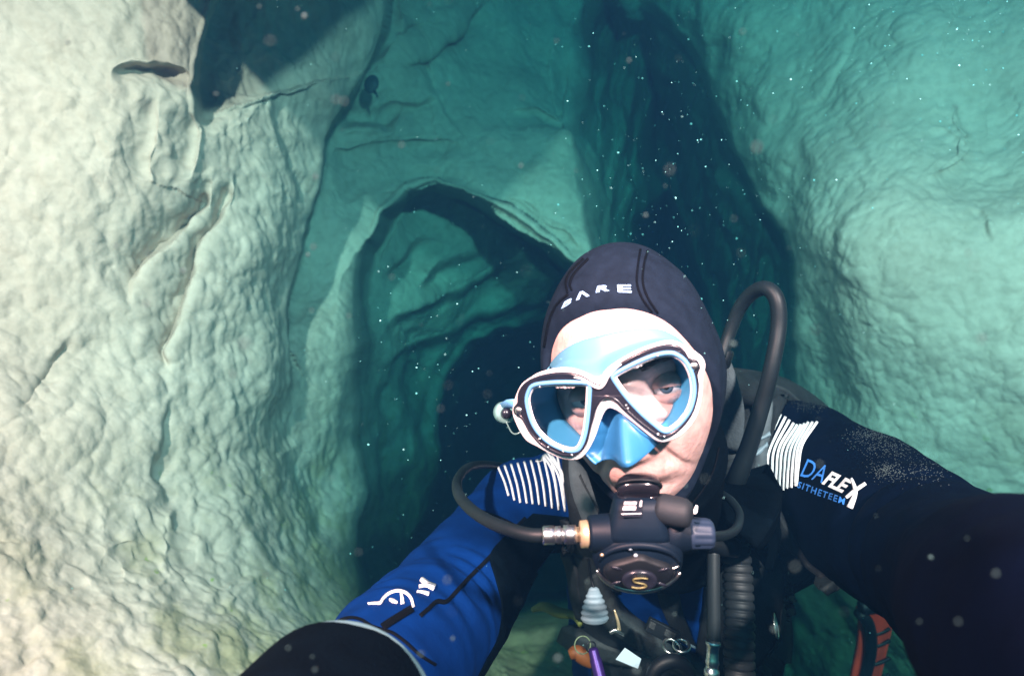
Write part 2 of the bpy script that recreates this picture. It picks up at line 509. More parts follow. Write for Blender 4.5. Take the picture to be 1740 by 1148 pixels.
# the water: one closed body that fills the cave, its volume absorbs red light first
def water():
    lo = S.reshape(-1, 3).min(0) - 0.3; hi = S.reshape(-1, 3).max(0) + 0.3
    x0, x1, y0, y1, z0, z1 = lo[0], hi[0], -1.1, hi[1], lo[2] - 1.0, hi[2]
    vs_ = [(x, y, z) for x in (x0, x1) for y in (y0, y1) for z in (z0, z1)]
    fs = [(0, 1, 3, 2), (4, 6, 7, 5), (0, 4, 5, 1), (2, 3, 7, 6), (0, 2, 6, 4), (1, 5, 7, 3)]
    m = bpy.data.materials.new('water'); m.use_nodes = True
    nt = m.node_tree; nt.nodes.clear()
    out = nt.nodes.new('ShaderNodeOutputMaterial')
    pv = nt.nodes.new('ShaderNodeVolumePrincipled')
    pv.inputs['Density'].default_value = WATER[0]
    pv.inputs['Color'].default_value = (*WATER[1], 1)
    pv.inputs['Absorption Color'].default_value = (*WATER[2], 1)
    pv.inputs['Anisotropy'].default_value = 0.3
    nt.links.new(pv.outputs[0], out.inputs['Volume'])
    o = mesh_obj('haze', vs_, fs, m, smooth=False)
    o['kind'] = 'stuff'
    return o
# scattering = density*colour ; absorption = density*(1-colour)*(1-sqrt(absorption colour))
WATER = (1.0, (0.0045, 0.021, 0.046), (0.105, 0.80, 0.80))
water()
# ================================================================= SHAPE HELPERS
def catmull(pts, n=8, closed=False):
    """smooth curve through points given as tuples or vectors of any length"""
    p = [np.array(q, float) for q in pts]
    out = []
    m = len(p)
    rng_ = range(m) if closed else range(m - 1)
    for i in rng_:
        if closed:
            p0, p1, p2, p3 = p[(i - 1) % m], p[i], p[(i + 1) % m], p[(i + 2) % m]
        else:
            p0 = p[i - 1] if i > 0 else 2 * p[0] - p[1]
            p1, p2 = p[i], p[i + 1]
            p3 = p[i + 2] if i + 2 < m else 2 * p[-1] - p[-2]
        for k in range(n):
            t = k / n
            out.append(0.5 * ((2 * p1) + (p2 - p0) * t + (2 * p0 - 5 * p1 + 4 * p2 - p3) * t * t + (3 * p1 - p0 - 3 * p2 + p3) * t ** 3))
    if not closed:
        out.append(p[-1])
    return out

def tube_geo(points, radii, segs=16, closed=False, cap=True, flat=1.0, up=None):
    """swept tube; flat squeezes the section along the frame's second axis"""
    pts = [Vector(q[:3]) for q in points]
    n = len(pts)
    if not hasattr(radii, '__len__'):
        radii = [radii] * n
    T = []
    for i in range(n):
        a = pts[(i - 1) % n] if (closed or i > 0) else pts[0]
        b = pts[(i + 1) % n] if (closed or i < n - 1) else pts[-1]
        T.append((b - a).normalized())
    nrm = (up - T[0] * up.dot(T[0])).normalized() if up is not None else T[0].orthogonal().normalized()
    V_, F_ = [], []
    for i in range(n):
        if up is not None:
            nrm = (up - T[i] * up.dot(T[i]))
            nrm = nrm.normalized()
        else:
            nrm = (nrm - T[i] * nrm.dot(T[i])).normalized()
        bi = T[i].cross(nrm)
        for k in range(segs):
            a = 2 * math.pi * k / segs
            V_.append(pts[i] + (nrm * math.cos(a) * flat + bi * math.sin(a)) * radii[i])
    m = n if closed else n - 1
    for i in range(m):
        j = (i + 1) % n
        for k in range(segs):
            l = (k + 1) % segs
            F_.append((i * segs + k, i * segs + l, j * segs + l, j * segs + k))
    if cap and not closed:
        F_.append(tuple(reversed(range(segs))))
        F_.append(tuple(range((n - 1) * segs, n * segs)))
    return V_, F_
class Geo:
    def __init__(s): s.v = []; s.f = []
    def add(s, vf):
        o = len(s.v)
        s.v += [Vector(q) for q in vf[0]]; s.f += [tuple(i + o for i in f) for f in vf[1]]
        return s
    def tube(s, *a, **k): return s.add(tube_geo(*a, **k))
    def build(s, name, m, parent=None, smooth=True): return mesh_obj(name, s.v, s.f, m, parent, smooth)
def tube(name, points, radii, m, parent=None, n=6, **k):
    """points may be (x, y, z) or (x, y, z, radius) rows, smoothed before sweeping"""
    rows = [list(q) + ([] if hasattr(radii, '__len__') is False else [radii[i]]) for i, q in enumerate(points)]
    c = catmull(rows, n, k.get('closed', False))
    rad = [r[3] for r in c] if hasattr(radii, '__len__') else radii
    v, f = tube_geo(c, rad, **k)
    return mesh_obj(name, v, f, m, parent)
def ellipsoid_geo(c, ax, R=Matrix.Identity(3), nu_=24, nv2=16):
    V_, F_ = [], []
    for i in range(nv2 + 1):
        th = math.pi * i / nv2
        for k in range(nu_):
            ph = 2 * math.pi * k / nu_
            V_.append(Vector(c) + R @ Vector((ax[0] * math.sin(th) * math.cos(ph), ax[1] * math.sin(th) * math.sin(ph), ax[2] * math.cos(th))))
    for i in range(nv2):
        for k in range(nu_):
            l = (k + 1) % nu_
            F_.append((i * nu_ + k, (i + 1) * nu_ + k, (i + 1) * nu_ + l, i * nu_ + l))
    return V_, F_
def lathe_geo(profile, origin, axis, segs=32, flat=1.0, up=None):
    """profile rows (distance along axis, radius)"""
    axis = Vector(axis).normalized()
    a = (Vector(up) - axis * Vector(up).dot(axis)).normalized() if up is not None else axis.orthogonal().normalized()
    b = axis.cross(a)
    V_, F_ = [], []
    for d, r in profile:
        for k in range(segs):
            t = 2 * math.pi * k / segs
            V_.append(Vector(origin) + axis * d + (a * math.cos(t) * flat + b * math.sin(t)) * r)
    for i in range(len(profile) - 1):
        for k in range(segs):
            l = (k + 1) % segs
            F_.append((i * segs + k, i * segs + l, (i + 1) * segs + l, (i + 1) * segs + k))
    F_.append(tuple(reversed(range(segs)))); F_.append(tuple(range((len(profile) - 1) * segs, len(profile) * segs)))
    return V_, F_
def resample(pts, n, closed=False):
    p = [np.array(q, float) for q in pts]
    if closed: p = p + [p[0]]
    p = np.array(p)
    d = np.concatenate([[0], np.cumsum(np.linalg.norm(np.diff(p, axis=0), axis=1))])
    t = np.linspace(0, d[-1], n + 1)[:-1] if closed else np.linspace(0, d[-1], n)
    return np.stack([np.interp(t, d, p[:, i]) for i in range(p.shape[1])], 1)
def bvh_of(*objs):
    V_, F_ = [], []
    for o in objs:
        k = len(V_)
        V_ += [v.co.copy() for v in o.data.vertices]
        F_ += [tuple(i + k for i in p.vertices) for p in o.data.polygons]
    return BVHTree.FromPolygons(V_, F_)
def hit(bvh, u, v, fallback):
    d = Vector(((u - 870) / F, 1, (574 - v) / F)).normalized()
    loc, nor, _, _ = bvh.ray_cast(Vector((0, 0, 0)), d)
    if loc is None or loc.y > fallback + .25:
        loc, nor, _, _ = bvh.find_nearest(P(u, v, fallback))
    if nor.dot(d) > 0: nor = -nor
    return loc, nor
def drape(name, left, right, m, bvh, parent=None, rows=30, cols=6, off=0.0015, thick=0.002, fb=0.75, smoothn=2, pad=0.0):
    """cloth, print or webbing laid on a surface: a strip between two outlines, given real thickness"""
    Lc = resample(catmull(left, 8), rows); Rc = resample(catmull(right, 8), rows)
    pos = np.zeros((rows, cols, 3)); nor = np.zeros((rows, cols, 3))
    for i in range(rows):
        for j in range(cols):
            s = j / (cols - 1)
            q_ = Lc[i] * (1 - s) + Rc[i] * s
            a, b = hit(bvh, q_[0], q_[1], fb)
            pos[i, j] = a; nor[i, j] = b
    for _ in range(smoothn):
        n2 = nor.copy()
        n2[1:-1] = (nor[:-2] + 2 * nor[1:-1] + nor[2:]) / 4
        n2[:, 1:-1] = (n2[:, :-2] + 2 * n2[:, 1:-1] + n2[:, 2:]) / 4
        nor = n2 / np.linalg.norm(n2, axis=-1)[..., None]
    s = np.linspace(-1, 1, cols)
    bulge = pad * (1 - s ** 2)[None, :, None] * np.sin(np.linspace(0.15, math.pi - .15, rows))[:, None, None] ** .5
    top = pos + nor * (off + thick + bulge); bot = pos + nor * (off * 0.2)
    V_ = [tuple(x) for x in top.reshape(-1, 3)] + [tuple(x) for x in bot.reshape(-1, 3)]
    F_ = []; o = rows * cols
    for i in range(rows - 1):
        for j in range(cols - 1):
            a = i * cols + j
            F_.append((a, a + 1, a + cols + 1, a + cols))
            F_.append((o + a, o + a + cols, o + a + cols + 1, o + a + 1))
    ring = [j for j in range(cols)] + [i * cols + cols - 1 for i in range(1, rows)] + [(rows - 1) * cols + j for j in range(cols - 2, -1, -1)] + [i * cols for i in range(rows - 2, 0, -1)]
    for k_ in range(len(ring)):
        a, b = ring[k_], ring[(k_ + 1) % len(ring)]
        F_.append((a, o + a, o + b, b))
    return mesh_obj(name, V_, F_, m, parent, smooth=True)
def drape_line(name, pts, width, m, bvh, parent=None, **k):
    c = np.array(catmull([(p[0], p[1]) for p in pts], 8))
    t = np.gradient(c, axis=0); t /= np.linalg.norm(t, axis=1)[:, None]
    nn = np.stack([-t[:, 1], t[:, 0]], 1)
    w_ = np.interp(np.linspace(0, 1, len(c)), np.linspace(0, 1, len(width)), width)[:, None] / 2 if hasattr(width, '__len__') else width / 2
    k.setdefault('rows', max(8, int(len(c)))); k.setdefault('cols', 3)
    return drape(name, c - nn * w_, c + nn * w_, m, bvh, parent, **k)
def text_mesh(body, shear=0.0, spacing=1.0, bold=0.0):
    """letter outlines as flat triangles, unit height, origin at the lower left"""
    cu = bpy.data.curves.new('lettering', 'FONT')
    cu.body = body; cu.size = 1.0; cu.shear = shear; cu.space_character = spacing
    cu.resolution_u = 3; cu.offset = bold
    o = bpy.data.objects.new('lettering', cu); COL.objects.link(o)
    dg = bpy.context.evaluated_depsgraph_get()
    me = bpy.data.meshes.new_from_object(o.evaluated_get(dg))
    vs_ = np.array([v.co[:2] for v in me.vertices]); fs = [tuple(p.vertices) for p in me.polygons]
    bpy.data.objects.remove(o); bpy.data.meshes.remove(me); bpy.data.curves.remove(cu)
    vs_ -= vs_.min(0); vs_ /= vs_.max(0)
    return vs_, fs
def print_text(name, body, quad, m, bvh, parent, fb=.75, off=.0012, **k):
    """lettering laid on a surface; quad = lower left, lower right, upper right, upper left corners"""
    vs_, fs = text_mesh(body, **k)
    a, b, c, d = [np.array(q_, float) for q_ in quad]
    out = []
    for x, y in vs_:
        q_ = (a * (1 - x) + b * x) * (1 - y) + (d * (1 - x) + c * x) * y
        h_, n_ = hit(bvh, q_[0], q_[1], fb)
        out.append(h_ + n_ * off)
    return mesh_obj(name, out, fs, m, parent, smooth=False)

# ================================================================= MATERIALS
M_skin = mat('skin', (.56, .37, .33), .45, noise=(75, .22), bump=(170, .6, .0016), sss=.15)
M_lip = mat('lip_skin', (.55, .25, .22), .45, bump=(150, .2, .001))
M_hood = mat('hood_neoprene', (.0058, .0112, .021), .85, spec=.1, noise=(90, .25), bump=(420, .5, .0006))
M_seam = mat('seam_tape', (.0015, .002, .003), .8, spec=.08, bump=(500, .5, .0005))
M_blue = mat('blue_neoprene', (.0006, .019, .105), .8, spec=.05, noise=(40, .14), bump=(260, .5, .0008))
M_navy = mat('navy_neoprene', (.0003, .0014, .0055), .9, spec=.03, noise=(30, .3), bump=(260, .5, .0008))
M_blackfab = mat('black_neoprene', (.0006, .0022, .0038), .9, spec=.03, noise=(50, .3), bump=(300, .7, .001))
M_print = mat('white_print', (.80, .82, .84), .6, noise=(160, .08))
M_bprint = mat('blue_print', (.03, .17, .55), .6)
M_lblue = mat('pale_blue_print', (.30, .55, .85), .6)
M_rubber = mat('black_rubber', (.004, .006, .008), .5, spec=.3, noise=(30, .3), bump=(200, .3, .0006))
M_hosegrey = mat('grey_rubber_hose', (.005, .0095, .012), .5, spec=.3, noise=(20, .3), bump=(120, .25, .0006))
M_plastic = mat('dark_plastic', (.0028, .008, .016), .5, spec=.2, noise=(25, .3), bump=(90, .2, .0005))
M_knob = mat('grey_plastic', (.009, .014, .018), .65, noise=(60, .2), bump=(300, .3, .0005))
M_dial = mat('blue_grey_plastic', (.014, .028, .055), .5, noise=(40, .2))
M_chrome = mat('chrome', (.80, .80, .78), .30, metallic=1.0, bump=(60, .1, .0004))
M_brass = mat('worn_brass', (.78, .62, .38), .35, metallic=.7, noise=(50, .25))
M_vest = mat('vest_fabric', (.008, .010, .012), .7, spec=.3, noise=(40, .4), bump=(420, .8, .0011))
M_grey = mat('grey_webbing', (.065, .08, .09), .75, noise=(60, .2), bump=(350, .8, .001))
M_dgrey = mat('dark_grey_webbing', (.016, .02, .022), .7, noise=(60, .3), bump=(350, .9, .001))
M_mblue = mat('blue_silicone', (.025, .155, .33), .4, spec=.45, noise=(25, .08))
M_skirt = mat('pale_blue_silicone', (.10, .28, .40), .4, spec=.45, noise=(25, .06))
M_mwhite = mat('white_mask_plastic', (.80, .81, .82), .3, spec=.5)
M_mblack = mat('black_mask_plastic', (.012, .014, .022), .25, spec=.55, noise=(30, .3))
M_ring = mat('sky_blue_plastic', (.12, .34, .60), .35, spec=.5)
M_tag = mat('white_tag', (.34, .44, .50), .5)
M_orange = mat('orange_plastic', (.13, .035, .003), .6)
M_red = mat('red_fin_rubber', (.62, .045, .02), .55, noise=(20, .2))
M_purple = mat('purple_anodised', (.03, .010, .10), .4, metallic=.5)
M_yellow = mat('yellow_rubber', (.11, .12, .02), .6)
M_white = mat('eye_white', (.72, .68, .66), .2)
M_iris = mat('grey_blue_iris', (.08, .13, .17), .2)
M_pupil = mat('pupil', (.005, .005, .006), .15)
M_silver = mat('silver_rubber', (.16, .22, .26), .5, noise=(60, .12))

def glass_material():
    m = bpy.data.materials.new('lens_glass'); m.use_nodes = True
    nt = m.node_tree; nt.nodes.clear()
    out = nt.nodes.new('ShaderNodeOutputMaterial')
    tr = nt.nodes.new('ShaderNodeBsdfTransparent'); tr.inputs[0].default_value = (.90, .95, .97, 1)
    gl = nt.nodes.new('ShaderNodeBsdfGlossy'); gl.inputs['Roughness'].default_value = .04
    fr = nt.nodes.new('ShaderNodeFresnel'); fr.inputs[0].default_value = 1.25
    mx = nt.nodes.new('ShaderNodeMixShader')
    nt.links.new(fr.outputs[0], mx.inputs[0]); nt.links.new(tr.outputs[0], mx.inputs[1]); nt.links.new(gl.outputs[0], mx.inputs[2])
    nt.links.new(mx.outputs[0], out.inputs[0])
    return m
M_glass = glass_material()
def clear_plastic():
    m = bpy.data.materials.new('clear_plastic'); m.use_nodes = True
    nt = m.node_tree; nt.nodes.clear()
    out = nt.nodes.new('ShaderNodeOutputMaterial')
    tr = nt.nodes.new('ShaderNodeBsdfTransparent'); tr.inputs[0].default_value = (.80, .95, .92, 1)
    gl = nt.nodes.new('ShaderNodeBsdfPrincipled'); gl.inputs['Base Color'].default_value = (.35, .6, .58, 1); gl.inputs['Roughness'].default_value = .15
    mx = nt.nodes.new('ShaderNodeMixShader'); mx.inputs[0].default_value = .38
    nt.links.new(tr.outputs[0], mx.inputs[1]); nt.links.new(gl.outputs[0], mx.inputs[2])
    nt.links.new(mx.outputs[0], out.inputs[0])
    return m
M_clear = clear_plastic()

# ================================================================= THE DIVER
diver = empty('person', (0.15, 0.9, -0.75), 'diver in blue and black wetsuit and dark grey hood reaching both arms towards the camera', 'person')
diver.location = (0, 0, 0)

def body_mesh(chains, voxel, smooth_iter, name, mats, parent):
    g = Geo()
    for rows, segs, flat, up in chains:
        c = catmull(rows, 6)
        g.tube([r[:3] for r in c], [r[3] for r in c], segs=segs, flat=flat, up=up)
        for e in (c[0], c[-1]):
            g.add(ellipsoid_geo(e[:3], (e[3] * .98,) * 3, nu_=20, nv2=12))
    o = g.build(name, None)
    rm = o.modifiers.new('r', 'REMESH'); rm.mode = 'VOXEL'; rm.voxel_size = voxel; rm.use_smooth_shade = True
    sm = o.modifiers.new('s', 'SMOOTH'); sm.iterations = smooth_iter; sm.factor = .5
    dg = bpy.context.evaluated_depsgraph_get()
    me = bpy.data.meshes.new_from_object(o.evaluated_get(dg))
    bpy.data.objects.remove(o)
    me.name = name
    for m_ in mats: me.materials.append(m_)
    o = bpy.data.objects.new(name, me)
    return link(o, parent)
def W(u, v, Y, r):
    p = P(u, v, Y); return (p.x, p.y, p.z, r)
ux = Vector((0, 1, 0))
chains = [
    # trunk, leaning back and down behind the head
    ([W(1125, 830, .84, .085), W(1125, 930, .90, .135), W(1125, 1060, .97, .150), W(1130, 1250, 1.08, .150), W(1135, 1480, 1.22, .150)], 28, .72, ux),
    # shoulder yoke
    ([W(905, 850, .86, .058), W(1010, 835, .87, .075), W(1130, 815, .88, .085), W(1270, 775, .87, .085), W(1370, 770, .85, .075)], 24, 1, None),
    # neck
    ([W(1120, 850, .80, .062), W(1105, 760, .68, .064)], 24, 1, None),
    # diver's right arm (left in the picture), bent and reaching to the camera
    ([W(893, 860, .85, .068), W(850, 910, .80, .066), W(793, 988, .72, .070), W(736, 1064, .62, .068), W(668, 1132, .52, .063), W(610, 1230, .42, .047)], 24, 1, None),
    # diver's left arm (right in the picture)
    ([W(1365, 785, .85, .082), W(1440, 848, .78, .097), W(1520, 900, .68, .088), W(1590, 945, .57, .074), W(1680, 1015, .43, .066), W(1790, 1078, .30, .067), W(1950, 1180, .20, .055)], 26, 1, None),
]
suit = body_mesh(chains, .0045, 10, 'wetsuit', [M_blue, M_navy], diver)
def finish_suit():
    me = suit.data
    n = len(me.vertices)
    co = np.empty(n * 3); me.vertices.foreach_get('co', co); co = co.reshape(-1, 3)
    no = np.empty(n * 3); me.vertices.foreach_get('normal', no); no = no.reshape(-1, 3)
    u = 870 + F * co[:, 0] / co[:, 1]; v = 574 - F * co[:, 2] / co[:, 1]
    # folds run across the arm at the elbow of the blue sleeve
    a = np.array(P(850, 900, .80)); b = np.array(P(680, 1130, .52)); ax = (b - a); L_ = np.linalg.norm(ax); ax /= L_
    t = (co - a) @ ax
    q_ = np.stack([t * 230 + 3.0 * pnoise(co * 14, 3.0), co[:, 0] * 9, co[:, 2] * 9], -1)
    foldz = np.exp(-((t - .20) / .085) ** 2) * (u < 960)
    d = .0038 * foldz * np.sin(q_[:, 0] + 9 * (co @ np.array([1., .4, .8])) * 4) * np.clip(pnoise(co * 17, 8.) * 1.6 + .25, 0, 1)
    d += .0030 * fbm(np.stack([t * 26, co[:, 0] * 7, co[:, 2] * 7], -1), 2, .5, 6.) * (u < 960)
    d += .0045 * fbm(co * np.array([9, 9, 14.]), 3, .5, 2.) * (u >= 960)
    # elbow crease and cuff folds of the dark sleeve
    c0 = np.array(P(1590, 930, .57)); ax2 = np.array(P(1790, 1085, .30)) - np.array(P(1440, 835, .78)); ax2 /= np.linalg.norm(ax2)
    t2 = (co - c0) @ ax2
    d += (u > 1350) * (-.010 * np.exp(-((t2 + .02) / .012) ** 2) - .005 * np.exp(-((t2 - .03) / .01) ** 2) + .004 * np.exp(-((t2 + .05) / .02) ** 2))
    co = co + no * d[:, None]
    me.vertices.foreach_set('co', co.ravel())
    pc = np.empty(len(me.polygons) * 3); me.polygons.foreach_get('center', pc); pc = pc.reshape(-1, 3)
    uc = 870 + F * pc[:, 0] / pc[:, 1]
    me.polygons.foreach_set('material_index', (uc > 1212).astype(np.int32))
    me.polygons.foreach_set('use_smooth', np.ones(len(pc), bool))
    me.update()
finish_suit()
B_suit = bvh_of(suit)

# ---- head: local frame, x to the right of the picture, -y out of the face, z up
HC = Vector((.111, .557, -.037))
HR = Matrix.Rotation(math.radians(-11), 3, 'Y') @ Matrix.Rotation(math.radians(-17), 3, 'Z') @ Matrix.Rotation(math.radians(3), 3, 'X')
HRi = HR.transposed()
def H(x, y, z): return HC + HR @ Vector((x, y, z))
def G1(x, c, s): return np.exp(-((x - c) / s) ** 2)
def head_point(d, inflate=0.0):
    """d: unit directions (n,3) in the head frame; returns surface points"""
    d = np.asarray(d, float)
    ax = np.array([.0745, .094, .1165]) + inflate
    r = 1.0 / np.sqrt(((d / ax) ** 2).sum(-1))
    p = d * r[:, None]
    x, y, z = p[:, 0].copy(), p[:, 1].copy(), p[:, 2].copy()
    low = np.clip((-z + .005) / .115, 0, 1); low = low * low * (3 - 2 * low)
    x *= 1 - .26 * low
    front = np.clip(-y / .06, 0, 1)
    y = np.where(y > 0, y * (1 - .35 * low), y)
    y -= .014 * low * np.clip(-d[:, 1] + .35, 0, 1)
    if inflate < .004:
        f_ = front
        y += f_ * (.011 * (G1(x, .032, .016) + G1(x, -.032, .016)) * G1(z, .001, .012))       # eye sockets
        y -= f_ * .004 * (G1(x, .030, .022) + G1(x, -.030, .022)) * G1(z, .022, .009)          # brows
        y -= f_ * .0030 * (G1(x, .031, .013) + G1(x, -.031, .013)) * G1(z, -.0165, .0045)      # bags under the eyes
        y += f_ * .0016 * (G1(x, .033, .014) + G1(x, -.033, .014)) * (G1(z, -.0225, .0016) + .6 * G1(z, -.012, .0014))
        nz = np.clip((.006 - z) / .042, 0, 1)
        y -= f_ * (.020 * nz + .004) * G1(x, 0, .008 + .005 * nz) * (1 / (1 + np.exp(-(z + .047) * 500))) * (z < .012)
        y -= f_ * .006 * (G1(x, .042, .018) + G1(x, -.042, .018)) * G1(z, -.040, .020)        # cheeks
        y -= f_ * .007 * G1(x, 0, .030) * G1(z, -.062, .012)                                   # stretched upper lip
        y -= f_ * .005 * G1(x, 0, .022) * G1(z, -.086, .008)
        y += f_ * .010 * G1(x, 0, .020) * G1(z, -.074, .006)                                   # open mouth
        ln = np.abs(np.abs(x) - (.020 + (-.040 - z) * .62))
        y += f_ * .0045 * np.exp(-(ln / .0032) ** 2) * G1(z, -.060, .020)                      # folds beside the mouth
        ln2 = np.abs(np.abs(x) - (.036 + (-.060 - z) * .5))
        y += f_ * .003 * np.exp(-(ln2 / .004) ** 2) * G1(z, -.082, .016)
        y -= f_ * .006 * G1(x, 0, .020) * G1(z, -.108, .014)                                   # chin
    return np.stack([x, y, z], -1)
def dirs(al, be):
    return np.stack([np.sin(al) * np.cos(be), -np.cos(al), np.sin(al) * np.sin(be)], -1)
def polar_mesh(name, a0, a1, rows, cols, m, parent, inflate=0, fn=None, close_front=True):
    be = np.linspace(0, 2 * np.pi, cols, endpoint=False)
    A0 = np.broadcast_to(a0, (cols,)); A1 = np.broadcast_to(a1, (cols,))
    V_ = []
    for i in range(rows):
        t = i / (rows - 1)
        p = head_point(dirs(A0 * (1 - t) + A1 * t, be), inflate)
        if fn is not None: p = fn(p, t, be)
        V_ += [H(*q_) for q_ in p]
    F_ = [(i * cols + k_, i * cols + (k_ + 1) % cols, (i + 1) * cols + (k_ + 1) % cols, (i + 1) * cols + k_) for i in range(rows - 1) for k_ in range(cols)]
    return mesh_obj(name, V_, F_, m, parent)
head = polar_mesh('head', .004, 3.13, 230, 260, M_skin, diver)
B_head = bvh_of(head)

# the hood: opening traced on the head
opening = [(921, 640), (930, 600), (950, 566), (985, 541), (1035, 528), (1090, 530), (1135, 550), (1170, 585), (1195, 625), (1212, 680),
           (1213, 735), (1196, 778), (1172, 812), (1148, 842), (1120, 872), (1075, 885), (1035, 868), (1000, 835), (968, 798), (940, 750), (924, 700)]
def to_dir(u, v):
    d = Vector(((u - 870) / F, 1, (574 - v) / F)).normalized()
    loc, nor, _, _ = B_head.ray_cast(Vector((0, 0, 0)), d)
    if loc is None:
        loc, nor, _, _ = B_head.find_nearest(P(u, v, HC.y - .03))
    l = HRi @ (loc - HC)
    l.normalize()
    return math.acos(max(-1, min(1, -l.y))), math.atan2(l.z, l.x)
op = sorted([to_dir(u, v) for u, v in opening], key=lambda q_: q_[1])
ob = np.array([q_[1] for q_ in op]); oa = np.array([q_[0] for q_ in op])
cols_h = 240
beh = np.linspace(0, 2 * np.pi, cols_h, endpoint=False)
bw = (beh + np.pi) % (2 * np.pi) - np.pi
a_open = np.interp(bw, np.concatenate([ob - 2 * np.pi, ob, ob + 2 * np.pi]), np.concatenate([oa, oa, oa]))
kk = np.array([1, 4, 6, 4, 1]) / 16.0
for _ in range(3): a_open = sum(kk[j] * np.roll(a_open, j - 2) for j in range(5))
TH = .0065
def hood_fn(p, t, be):
    # rolled rim: starts on the skin, rises to full thickness; slight peak at the crown
    rise = 1 - (1 - min(1, t / .045)) ** 2
    n_ = p / np.linalg.norm(p, axis=1)[:, None]
    p = p - n_ * TH * (1 - rise) * 1.1
    z = p[:, 2]
    p = p + np.stack([0 * z, 0 * z, .002 * np.exp(-((z - .12) / .035) ** 2)], -1)
    w_ = pnoise(p * 30, 2.) * .0009 + pnoise(p * 11, 5.) * .0014
    return p + n_ * (w_ * min(1, t * 8))[:, None] if hasattr(w_, 'shape') else p
hood = polar_mesh('hood', a_open, 3.12, 150, cols_h, M_hood, diver, inflate=TH, fn=hood_fn)
# the hood's throat and bib down into the suit
thr = [(H(0.004, .012, -.070)), P(1118, 838, .66), P(1126, 860, .70), P(1130, 885, .76)]
thr_o = tube('hood_bib', [tuple(q_) for q_ in thr], [.066, .066, .070, .085], M_blackfab, diver, n=8, segs=40)
B_hood = bvh_of(hood)
B_hood2 = bvh_of(hood, thr_o)
# seams of the hood, double stitched
for pts in ([(1088, 424), (1084, 450), (1082, 480), (1090, 505), (1108, 530)], [(1100, 426), (1094, 450), (1092, 480), (1100, 505), (1118, 532)],
            [(992, 440), (970, 462), (962, 480), (965, 498)], [(1000, 440), (977, 464), (969, 482), (972, 494)],
            [(966, 500), (945, 520), (932, 552), (925, 590)]):
    drape_line('seam', pts, 3.2, M_seam, B_hood, hood, off=.0002, thick=.0007, fb=.56)
drape_line('seam', [(1222, 760), (1212, 800), (1190, 838), (1160, 872), (1140, 885)], 3, M_seam, B_hood2, hood, off=.0002, thick=.0007, fb=.6)
bare = [('B', [(955, 525), (970, 517), (976, 505), (961, 513)]), ('\u039b', [(980, 511), (1003, 503), (1000, 492), (977, 500)]),
        ('R', [(1013, 498), (1036, 495), (1037, 484), (1016, 487)]), ('E', [(1050, 497), (1073, 498), (1072, 485), (1049, 485)])]
for ch, quad in bare:
    print_text('letter', ch, quad, M_lblue, B_hood, hood, fb=.53, off=.0010, bold=.03)

# eyes behind the mask glass
for sx, ir in ((1, (.004, -.0006)), (-1, (.003, -.0008))):
    c = Vector((sx * .032, -.0735, .0005))
    eye = Geo().add(ellipsoid_geo(H(*c), (.0122,) * 3, nu_=32, nv2=24)).build('eye', M_white, diver)
    look = (HRi @ (Vector((0, 0, .02)) - H(*c))).normalized()
    for nm, rad, m_, lift in (('iris', .0053, M_iris, .0001), ('pupil', .0024, M_pupil, .0003)):
        prof = [(math.cos(a) * .0123 + lift, math.sin(a) * .0123) for a in np.linspace(math.asin(rad / .0123), .02, 6)]
        Geo().add(lathe_geo(prof, H(*c), HR @ look, 28)).build(nm, m_, eye)
    # lids: skin shells over the top and bottom of the ball
    for lo_, hi_ in ((.17, 1.45), (-1.45, -.27)):
        V_, F_ = [], []
        rr_, cc_ = 14, 30
        for i in range(rr_):
            for k_ in range(cc_):
                az = -1.35 + 2.7 * k_ / (cc_ - 1)
                edge_ = lo_ if lo_ > 0 else hi_
                fade = math.cos(az * 1.12) if abs(az) < 1.4 else 0
                e0 = edge_ * max(fade, -.1)
                e1 = hi_ if lo_ > 0 else lo_
                el = e0 + (e1 - e0) * i / (rr_ - 1)
                r_ = .0133 + .0012 * math.sin(min(1, i / 4.) * math.pi / 2)
                V_.append(H(c.x + r_ * 1.04 * math.cos(el) * math.sin(az), c.y - r_ * math.cos(el) * math.cos(az), c.z + r_ * math.sin(el)))
        F_ = [(i * cc_ + k_, i * cc_ + k_ + 1, (i + 1) * cc_ + k_ + 1, (i + 1) * cc_ + k_) for i in range(rr_ - 1) for k_ in range(cc_ - 1)]
        mesh_obj('eyelid', V_, F_, M_skin, diver)
M_brow = mat('eyebrow_hair', (.10, .065, .05), .8)
for sx in (1, -1):
    g = Geo()
    for k_ in range(70):
        x = sx * (.016 + .034 * random.random()); z = .0215 + .004 * math.sin((abs(x) - .016) / .034 * 2.6) + random.uniform(-.003, .003)
        a, b, _, _ = B_head.ray_cast(H(x, -.2, z), HR @ Vector((0, 1, 0)))
        if a is None: continue
        n_ = (HR @ Vector((sx * .8, -.25, .35 + random.uniform(-.3, .3)))).normalized()
        g.tube([a, a + n_ * .004 - HR @ Vector((0, .0012, 0)), a + n_ * .008], [.00035, .0003, .0001], segs=4)
    tag(g.build('eyebrow', M_brow, diver))
